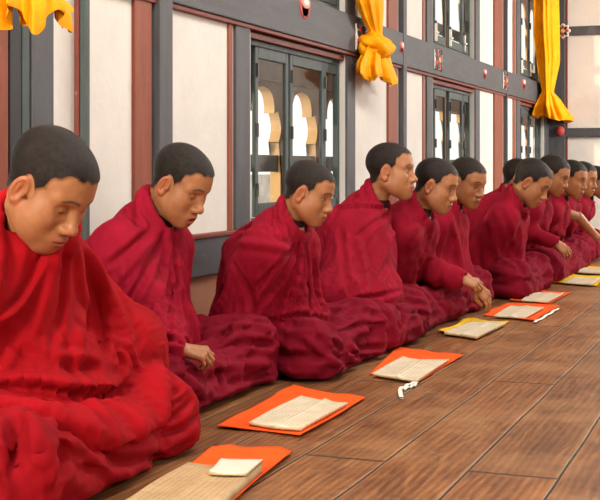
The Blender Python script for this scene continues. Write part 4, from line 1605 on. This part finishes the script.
def book(pages, label, z0=0.012, th=0.008, extra=None, seed=0, paper='page'):
    z0 = min(z0, 0.0085)
    cs = [[on_floor(p[0], p[1], z0 + th) for p in pg] for pg in pages]
    o = sum(sum(c) for c in cs) / (4 * len(cs))
    root = empty('prayer_book', (o[0], o[1], 0.0), label, 'book', 'open books on the floor')
    for i, c in enumerate(cs):
        leaf('page', c, o, z0, th, M[paper], root, seed=seed + i)
    if extra:
        c = [on_floor(p[0], p[1], z0 + th + 0.004) for p in extra]
        leaf('loose_leaf', c, o, z0 + th + 0.006, 0.003, M['pageblank'], root, seed=seed + 7)
    return root


GW = 'cloth book wraps on the floor'
# corner order: near-left, far-left, far-right, near-right
wrap([(72, 540), (213, 449), (292, 455), (196, 540)], 'crumpled orange cloth wrap nearest the camera in front of the first person', M['orange'], 1, GW, 0.012)
wrap([(216, 429), (293, 385), (366, 400), (300, 438)], 'orange cloth wrap in front of the second person, its corner pointing to the floor', M['orange'], 2, GW, 0.0045)
w3 = wrap([(366, 376), (399, 349), (462, 358), (420, 383)], 'orange cloth wrap with a white tie in front of the third person', M['orange'], 3, GW, 0.005)
wrap([(441, 333), (468, 320), (508, 323.5), (479, 339)], 'yellow-edged cloth wrap in front of the fourth person', M['yellowc'], 4, GW, 0.0045)
w5 = wrap([(481, 316.5), (507.5, 304), (557.5, 308), (534, 322)], 'orange cloth wrap with a pale tape along its edge below the clasped hands', M['orange'], 5, GW, 0.0045)
wrap([(510.5, 301.5), (528, 289), (572, 293.5), (549, 305)], 'red-orange cloth wrap beside the fifth in the row, touching the yellow one', M['orange'], 6, GW, 0.0045)
wrap([(553, 283.5), (571, 275), (606, 278), (596, 287)], 'bright yellow cloth wrap near the right edge, nearer of the two yellow ones', M['yellowc'], 7, GW, 0.0045)
wrap([(567, 273), (579, 266.5), (612, 268.5), (606, 275.5)], 'bright yellow cloth wrap at the right edge, farther of the two yellow ones', M['yellowc'], 8, GW, 0.0045)

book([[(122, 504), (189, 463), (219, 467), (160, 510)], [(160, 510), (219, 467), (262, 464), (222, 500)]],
     'thick tan open book on the crumpled orange wrap at the bottom edge', 0.016, 0.022, extra=[(209, 476), (221, 462), (263, 462), (247, 477)], seed=1, paper='page_shaded')
book([[(249, 423), (301, 396.5), (324, 401), (274.7, 427)], [(274.7, 427), (325, 400.5), (347.5, 403.5), (301, 429)]],
     'open cream book on the orange wrap before the second person', 0.014, 0.005, seed=4)
book([[(372.5, 374), (403, 357.5), (422, 360), (395, 377.5)], [(395, 377.5), (422, 360), (449, 359.3), (417, 381)]],
     'open cream book on the orange wrap with the white tie', 0.012, 0.005, seed=7)
book([[(444, 332.5), (472, 321.5), (489, 322.5), (461, 334.5)], [(461, 334.5), (489, 322.5), (506, 323), (476.5, 337)]],
     'open cream book on the yellow-edged wrap', 0.010, 0.008, seed=10)
book([[(494, 316), (511, 306), (528, 306.7), (510, 316.8)], [(510, 316.8), (528, 306.7), (544, 307.5), (525, 317.8)]],
     'open cream book on the orange wrap edged with pale tape', 0.010, 0.005, seed=13)
book([[(521.5, 300.5), (533.5, 292), (549, 292.8), (535, 301.2)], [(535, 301.2), (549, 292.8), (564, 293.6), (547.5, 302)]],
     'open cream book on the red-orange wrap', 0.010, 0.005, seed=16)
book([[(563, 282.6), (575, 277.4), (600, 278.4), (592, 284.8)]], 'open cream book on the nearer bright yellow wrap', 0.010, 0.005, seed=19)
book([[(574, 272), (583, 268), (606, 269), (600, 273.6)]], 'open cream book on the farther bright yellow wrap', 0.010, 0.005, seed=22)


def tape(pts, name, parent, wd=0.007, z=0.006):
    """flat cotton tape lying on the boards, with thickness"""
    P = np.array([on_floor(p[0], p[1], z) for p in pts])
    t = np.linspace(0, len(P) - 1, len(P) * 6)
    P = np.stack([np.interp(t, np.arange(len(P)), P[:, k]) for k in range(3)], 1)
    for _ in range(4): P[1:-1] = (P[:-2] + 2 * P[1:-1] + P[2:]) / 4
    tg = np.gradient(P, axis=0); tg /= np.linalg.norm(tg, axis=1, keepdims=True) + 1e-9
    sd = np.cross(tg, (0, 0, 1))
    rings = []
    for i in range(len(P)):
        rr = []
        for a in np.linspace(0, 2 * np.pi, 8, endpoint=False):
            rr.append(P[i] + sd[i] * wd * math.cos(a) + np.array((0, 0, 0.0035 * math.sin(a) + 0.002 * math.sin(i * .8))))
        rings.append(np.array(rr))
    off = np.array(parent.location)
    rings = [r - off for r in rings]
    return loft(name, rings, M['string'], parent)


tape([(417, 382), (409, 384), (404, 387.5), (399.5, 389), (400.5, 394), (401.5, 398)], 'tie_tape', w3)
tape([(417, 382), (414, 386), (409, 387), (403, 389.5)], 'tie_tape', w3, 0.005)
tape([(534, 322.5), (544, 317), (552, 312), (558, 308.5)], 'tie_tape', w5, 0.008, 0.007)
# ------------------------------------------------------------------ the people
def hd(px, py, x):
    return on_x(px, py, x)


def pt(px, py, x):
    return on_x(px, py, x)


seats = dict(a=(0.36, 2.45), b=(0.21, 3.42), c=(0.40, 4.05), d=(0.47, 4.80), e=(0.36, 5.40), f=(0.47, 6.02), g=(0.56, 6.95), h=(0.28, 7.42), i=(0.50, 7.95), j=(0.50, 8.55), k=(0.46, 9.2), l=(0.46, 9.95))
NK = dict(kneeL=(0.30, 0.22, 0.10), kneeR=(0.30, -0.22, 0.10), wide=0.85, shoulder=0.9)
NF = dict(kneeL=(0.32, 0.26, 0.11), kneeR=(0.32, -0.26, 0.11), wide=0.85, shoulder=0.9)
FOLDS = {}
SFOLDS = {}
FOLDS['a'] = [
    ([(46, 252), (34, 276), (18, 300), (0, 318)], 0.016, 0.014, 's'),
    ([(58, 246), (48, 290), (28, 345)], 0.018, 0.009, 'r'),
    ([(66, 244), (64, 290), (52, 350)], 0.016, 0.011, 'v'),
    ([(76, 240), (82, 300), (78, 360)], 0.020, 0.010, 'r'),
    ([(84, 242), (100, 310), (104, 362)], 0.018, 0.012, 'v'),
    ([(88, 250), (122, 320), (132, 350)], 0.020, 0.010, 'r'),
    ([(0, 379), (40, 380), (76, 386), (110, 384), (128, 374)], 0.014, 0.012, 'r'),
    ([(0, 386), (40, 389), (80, 396), (118, 394), (140, 380)], 0.012, 0.013, 'v'),
    ([(116, 348), (124, 362), (118, 374)], 0.014, 0.016, 'v'),
    ([(0, 330), (30, 352), (70, 366), (110, 366)], 0.018, 0.010, 'v'),
    ([(10, 338), (50, 358), (92, 360)], 0.016, 0.008, 'r'),
    ([(20, 200), (30, 228), (46, 250)], 0.012, 0.008, 'v'),
    ([(6, 205), (14, 250), (8, 290)], 0.020, 0.010, 'v'),
]
SFOLDS['a'] = [
    ([(15, 415), (17, 445), (14, 475)], 0.020, 0.025, 'v'),
    ([(30, 420), (44, 450), (50, 490)], 0.030, 0.012, 'r'),
    ([(62, 408), (64, 440), (60, 490)], 0.018, 0.012, 'v'),
    ([(80, 430), (120, 462), (160, 458), (198, 440)], 0.014, 0.014, 'v'),
    ([(70, 440), (110, 475), (150, 474), (200, 450)], 0.014, 0.010, 'r'),
    ([(150, 424), (176, 416), (192, 400)], 0.010, 0.012, 'v'),
    ([(160, 436), (184, 428), (200, 414)], 0.010, 0.012, 'v'),
    ([(148, 400), (166, 396), (182, 388)], 0.010, 0.010, 'v'),
]
FOLDS['b'] = [
    ([(143, 184), (138, 200), (140, 216), (148, 230)], 0.010, 0.010, 'r'),
    ([(134, 196), (130, 210), (136, 226)], 0.009, 0.010, 'v'),
    ([(86, 219), (104, 211), (124, 212), (140, 226)], 0.014, 0.010, 'v'),
    ([(150, 231), (128, 250), (104, 268)], 0.014, 0.011, 'v'),
    ([(158, 232), (136, 260), (108, 292)], 0.016, 0.010, 'r'),
    ([(164, 234), (148, 270), (124, 310)], 0.014, 0.011, 'v'),
    ([(170, 232), (164, 280), (150, 326)], 0.016, 0.010, 'r'),
    ([(175, 232), (176, 280), (168, 336)], 0.012, 0.010, 'v'),
    ([(120, 318), (146, 336), (176, 340)], 0.014, 0.012, 'v'),
    ([(124, 334), (150, 346), (178, 346)], 0.012, 0.010, 'r'),
]
SFOLDS['b'] = [
    ([(200, 336), (240, 324), (276, 330)], 0.014, 0.010, 'r'),
    ([(206, 350), (246, 342), (284, 346)], 0.014, 0.012, 'v'),
    ([(214, 366), (250, 364), (290, 366)], 0.014, 0.010, 'r'),
    ([(226, 384), (256, 376), (288, 374)], 0.012, 0.012, 'v'),
    ([(284, 336), (294, 352), (298, 372)], 0.014, 0.010, 'v'),
    ([(176, 370), (196, 384), (206, 402)], 0.016, 0.010, 'r'),
    ([(208, 356), (220, 378), (222, 398)], 0.012, 0.014, 'v'),
]
FOLDS['c'] = [
    ([(282, 200), (280, 216), (288, 236)], 0.010, 0.010, 'r'),
    ([(272, 208), (270, 222), (282, 240)], 0.009, 0.010, 'v'),
    ([(240, 230), (262, 226), (288, 243)], 0.014, 0.010, 'v'),
    ([(236, 242), (262, 244), (290, 250)], 0.014, 0.008, 'r'),
    ([(294, 246), (276, 268), (254, 292)], 0.013, 0.012, 'v'),
    ([(297, 250), (282, 282), (258, 314)], 0.014, 0.010, 'r'),
    ([(300, 242), (297, 275), (290, 308)], 0.012, 0.016, 's'),
    ([(313, 234), (316, 270), (321, 312)], 0.014, 0.010, 'r'),
    ([(305, 244), (308, 280), (310, 316)], 0.010, 0.011, 'v'),
    ([(322, 248), (330, 280), (338, 308)], 0.012, 0.012, 'v'),
    ([(232, 262), (248, 290), (256, 320)], 0.016, 0.010, 'v'),
    ([(240, 318), (270, 322), (300, 316), (334, 322)], 0.014, 0.012, 'v'),
]
SFOLDS['c'] = [
    ([(340, 318), (366, 308), (388, 312)], 0.012, 0.010, 'r'),
    ([(336, 332), (362, 324), (392, 326)], 0.012, 0.011, 'v'),
    ([(338, 348), (364, 342), (392, 342)], 0.012, 0.010, 'r'),
    ([(330, 340), (346, 352), (366, 358)], 0.012, 0.014, 'v'),
    ([(346, 366), (366, 362), (384, 354)], 0.010, 0.010, 'v'),
    ([(306, 338), (326, 356), (350, 372)], 0.014, 0.012, 'r'),
]
FOLDS['d'] = [
    ([(365, 184), (360, 194), (364, 204)], 0.011, 0.010, 'r'),
    ([(356, 190), (352, 202), (358, 210)], 0.009, 0.010, 'v'),
    ([(326, 228), (338, 208), (360, 206), (384, 207), (398, 206)], 0.013, 0.014, 's'),
    ([(398, 210), (376, 222), (352, 240)], 0.014, 0.009, 'v'),
    ([(402, 214), (388, 244), (372, 280)], 0.018, 0.009, 'r'),
    ([(340, 226), (344, 262), (350, 296)], 0.016, 0.011, 'v'),
    ([(356, 232), (364, 268), (368, 300)], 0.018, 0.008, 'r'),
    ([(404, 216), (408, 254), (414, 292)], 0.014, 0.010, 'v'),
    ([(352, 300), (380, 296), (408, 288), (432, 286)], 0.012, 0.012, 'v'),
]
SFOLDS['d'] = [
    ([(384, 300), (410, 298), (430, 302)], 0.012, 0.010, 'r'),
    ([(392, 314), (412, 312), (434, 316)], 0.012, 0.014, 'v'),
    ([(400, 330), (402, 316), (396, 306)], 0.014, 0.018, 'v'),
]
FOLDS['e'] = [
    ([(404, 196), (402, 208), (410, 222)], 0.011, 0.010, 'r'),
    ([(430, 214), (418, 234), (402, 256)], 0.013, 0.012, 'v'),
    ([(436, 216), (428, 246), (414, 276)], 0.014, 0.011, 'r'),
    ([(440, 216), (438, 250), (430, 284)], 0.012, 0.013, 'v'),
    ([(402, 226), (418, 222), (434, 214)], 0.012, 0.010, 'v'),
    ([(444, 222), (446, 254), (444, 282)], 0.013, 0.010, 'r'),
]
FOLDS['f'] = [
    ([(460, 206), (466, 232), (476, 258)], 0.013, 0.012, 'v'),
    ([(468, 208), (478, 232), (488, 258)], 0.014, 0.010, 'r'),
    ([(448, 206), (456, 236), (462, 262)], 0.014, 0.011, 'r'),
    ([(476, 210), (488, 236), (494, 260)], 0.012, 0.012, 'v'),
]
FOLDS['g'] = [
    ([(512, 186), (520, 204), (526, 226)], 0.013, 0.013, 'v'),
    ([(496, 200), (508, 226), (514, 258)], 0.018, 0.011, 'v'),
    ([(504, 192), (520, 222), (522, 262)], 0.016, 0.011, 'r'),
    ([(528, 206), (534, 234), (530, 262)], 0.013, 0.013, 'v'),
    ([(488, 214), (496, 244), (500, 266)], 0.016, 0.010, 'r'),
]
person('person', seats['a'], hd(49.5, 184.5, 0.62), folds=FOLDS.get('a', ()), sfolds=SFOLDS.get('a', ()), wrk=0.6, yaw=-8, pitch=37, hs=1.08, s=1.10, res=0.0065, hres=0.0026, fat=1.0, neck=hd(32, 222, 0.54), hem=(0.14, 0.03, 0.27, 0.34, 0.30), reach=0.06, kneeL=(0.29, 0.28, 0.080), elbowL=(0.20, 0.31, 0.22), elbowR=(0.06, -0.24, 0.20), mats=('robe_a', 'skirt_a'),
       label='person in bright scarlet robe nearest the camera, head bowed to read', seed=1)
person('person', seats['b'], hd(181, 182, 0.42), folds=FOLDS.get('b', ()), sfolds=SFOLDS.get('b', ()), fat=0.4, yaw=-8, pitch=30, hs=1.0, s=0.98, res=0.0065, hres=0.0026, mouth=0.007, kneeL=(0.31, 0.32, 0.135), lap=-0.01,
       hands=[dict(on=(177, 353), eoff=(-0.13, 0.12, 0.03), fdir=(1, 0.35, -0.22), back=(-0.1, -0.55, 1), side=1, s=0.80, curl=(0.75, 0.95, 0.6))],
       label='second person from the left, mouth open reading aloud, hand resting on lap', seed=2)
person('person', seats['c'], hd(309, 191, 0.66), folds=FOLDS.get('c', ()), sfolds=SFOLDS.get('c', ()), fat=0.4, yaw=0, pitch=20, hs=0.87, s=0.92, kneeL=(0.31, 0.36, 0.13), kneeR=(0.30, -0.17, 0.11), reach=0.05, res=0.0065, hres=0.0026, eyes='open',
       label='small boy in crimson robe before the nearest window, leaning forward', seed=3)
person('person', seats['d'], hd(391, 170, 0.62), folds=FOLDS.get('d', ()), sfolds=SFOLDS.get('d', ()), fat=0.4, wrk=0.65, yaw=0, pitch=0, hs=1.0, s=0.98, res=0.0075, hres=0.003, eyes='open',
       kneeL=(0.22, 0.24, 0.11), kneeR=(0.22, -0.24, 0.10), wide=0.9, shoulder=0.95, label='person sitting upright with chin raised right of the nearest window', seed=4)
person('person', seats['e'], hd(436, 184, 0.74), folds=FOLDS.get('e', ()), sfolds=SFOLDS.get('e', ()), fat=0.4, yaw=-4, pitch=17, hs=0.97, s=0.97, res=0.009, hres=0.0036, eyes='open',
       hands=[dict(wrist=hd(461, 279, 0.80), elbow=hd(461, 279, 0.80) + np.array((-0.24, -0.03, 0.07)), fdir=(0.95, 0.15, -0.30), back=(-0.1, -0.6, 0.8), s=0.84, curl=(0.6, 0.9, 0.5)),
              dict(wrist=hd(475, 285, 0.85), elbow=hd(475, 285, 0.85) + np.array((-0.05, 0.0, 0.03)), fdir=(0.62, 0.15, -0.65), back=(0.5, -0.6, 0.6), side=-1, s=0.84, curl=(0.3, 0.5, 0.4), bare=True, noarm=True)],
       kneeL=(0.33, 0.24, 0.11), kneeR=(0.30, -0.19, 0.10), wide=0.85, shoulder=0.9, label='person next after the upright one, both hands crossed over one knee', seed=5)
person('person', seats['f'], hd(467, 181, 0.72), folds=FOLDS.get('f', ()), sfolds=SFOLDS.get('f', ()), fat=0.4, yaw=-24, pitch=18, hs=0.99, s=0.97, res=0.009, hres=0.0036, eyes='half',
       kneeL=(0.22, 0.23, 0.11), kneeR=(0.20, -0.22, 0.10), wide=0.85, shoulder=0.9, label='person turning the face toward the camera beneath the second window', seed=6)
person('person', seats['g'], hd(532, 181, 0.88), folds=FOLDS.get('g', ()), sfolds=SFOLDS.get('g', ()), fat=0.4, yaw=-4, pitch=32, hs=1.05, s=1.0, res=0.010, hres=0.004,
       kneeL=(0.26, 0.25, 0.11), kneeR=(0.24, -0.27, 0.11), hem=(0.02, 0.0, 0.14, 0.22, 0.24), wide=0.85, shoulder=0.9, label='hunched person bending far forward with the back rounded', seed=7)
person('person', seats['h'], hd(519, 177, 0.62), folds=FOLDS.get('h', ()), sfolds=SFOLDS.get('h', ()), fat=0.4, yaw=0, pitch=10, hs=1.0, s=0.95, res=0.012, hres=0.005,
       kneeL=(0.28, 0.12, 0.10), kneeR=(0.28, -0.12, 0.10), wide=0.65, shoulder=0.75, label='person almost hidden behind the hunched one, only dark hair showing', seed=8)
person('person', seats['i'], hd(553, 174, 0.86), folds=FOLDS.get('i', ()), sfolds=SFOLDS.get('i', ()), fat=0.4, yaw=-5, pitch=22, hs=1.0, s=0.98, res=0.012, hres=0.005,
       **NF, hands=[dict(wrist=hd(556, 243, 0.91), elbow=hd(556, 243, 0.91) + np.array((-0.22, 0.05, 0.07)), fdir=(0.7, 0.1, -0.6), back=(0.4, -0.7, 0.5), s=0.85, curl=(0.4, 0.6, 0.5))], label='person with lowered face just behind the hunched person', seed=9)
person('person', seats['j'], hd(572, 178, 0.88), folds=FOLDS.get('j', ()), sfolds=SFOLDS.get('j', ()), fat=0.4, yaw=-16, pitch=14, hs=1.02, s=0.98, res=0.012, hres=0.005,
       **NF, hands=[dict(wrist=hd(597, 237, 1.0), fdir=(0.8, 0.3, -0.3), back=(0.0, -0.3, 1), elbow=hd(574, 212, 0.86), s=0.95, bare=True)], label='person near the right edge stretching one bare forearm forward out of the robe', seed=10)
person('person', seats['k'], hd(583, 178, 0.86), folds=FOLDS.get('k', ()), sfolds=SFOLDS.get('k', ()), fat=0.4, yaw=-14, pitch=12, hs=1.0, s=0.97, res=0.013, hres=0.006,
       **NF, label='second person from the right edge, in a wine red robe', mats=('robe_c', 'skirt_b'), seed=11)
person('person', seats['l'], hd(596.5, 181, 0.84), folds=FOLDS.get('l', ()), sfolds=SFOLDS.get('l', ()), fat=0.4, yaw=-5, pitch=14, hs=1.0, s=0.97, res=0.013, hres=0.006,
       **NF, label='person cut off by the right edge of the picture', mats=('robe_c', 'skirt_b'), seed=12)
# ------------------------------------------------------------------ light and camera
def area(name, loc, target, sx, sy, power, col=(1, 1, 1)):
    l = bpy.data.lights.new(name, 'AREA')
    l.shape = 'RECTANGLE'; l.size = sx; l.size_y = sy; l.energy = power; l.color = col
    o = bpy.data.objects.new(name, l)
    o.location = loc
    o.rotation_euler = (Vector(target) - Vector(loc)).to_track_quat('-Z', 'Y').to_euler()
    COL.objects.link(o)
    return o


wd = bpy.data.worlds.new('daylight'); bpy.context.scene.world = wd; wd.use_nodes = True
bg = wd.node_tree.nodes['Background']
bg.inputs[0].default_value = (1.0, 0.97, 0.93, 1); bg.inputs[1].default_value = 1.2
# afternoon sun low from behind, raking the backs of the row
sun = bpy.data.lights.new('sun', 'SUN'); sun.energy = 3.5; sun.angle = math.radians(2); sun.color = (1.0, 0.86, 0.66)
so = bpy.data.objects.new('sun', sun); COL.objects.link(so)
so.rotation_euler = Vector((0.75, 0.50, -0.13)).to_track_quat('-Z', 'Y').to_euler()
area('daylight_behind', (0.30, -1.0, 1.65), (0.6, 3.5, 0.4), 1.1, 1.1, 230, (1.0, 0.91, 0.79))
area('daylight_right', (5.0, 1.2, 2.4), (0.2, 5.0, 0.4), 3.0, 1.2, 105, (1.0, 0.95, 0.88))
area('added_overhead', (1.7, 4.6, 2.85), (0.75, 4.9, 0.3), 7.0, 0.5, 150, (1.0, 0.95, 0.88))  # lamp added under the closed ceiling to rake the folds from above
area('daylight_far', (4.5, 10.8, 2.2), (0.9, 12.0, 0.6), 1.6, 1.2, 320, (1.0, 0.97, 0.93))

cam = bpy.data.cameras.new('camera'); co = bpy.data.objects.new('camera', cam); COL.objects.link(co)
co.location = CAM; co.rotation_euler = (math.pi / 2, 0, TH)
cam.sensor_width = 36; cam.sensor_fit = 'HORIZONTAL'; cam.lens = 36 * F / 600
cam.shift_y = -(250 - HOR) / 600
cam.dof.use_dof = False
sc = bpy.context.scene
sc.camera = co
sc.view_settings.view_transform = 'Standard'
sc.view_settings.look = 'None'
sc.view_settings.gamma = 1
sc.view_settings.exposure = 0.0
sc.cycles.max_bounces = 8
sc.cycles.transparent_max_bounces = 16
sc.cycles.caustics_reflective = False
sc.cycles.caustics_refractive = False
sc.cycles.sample_clamp_indirect = 6
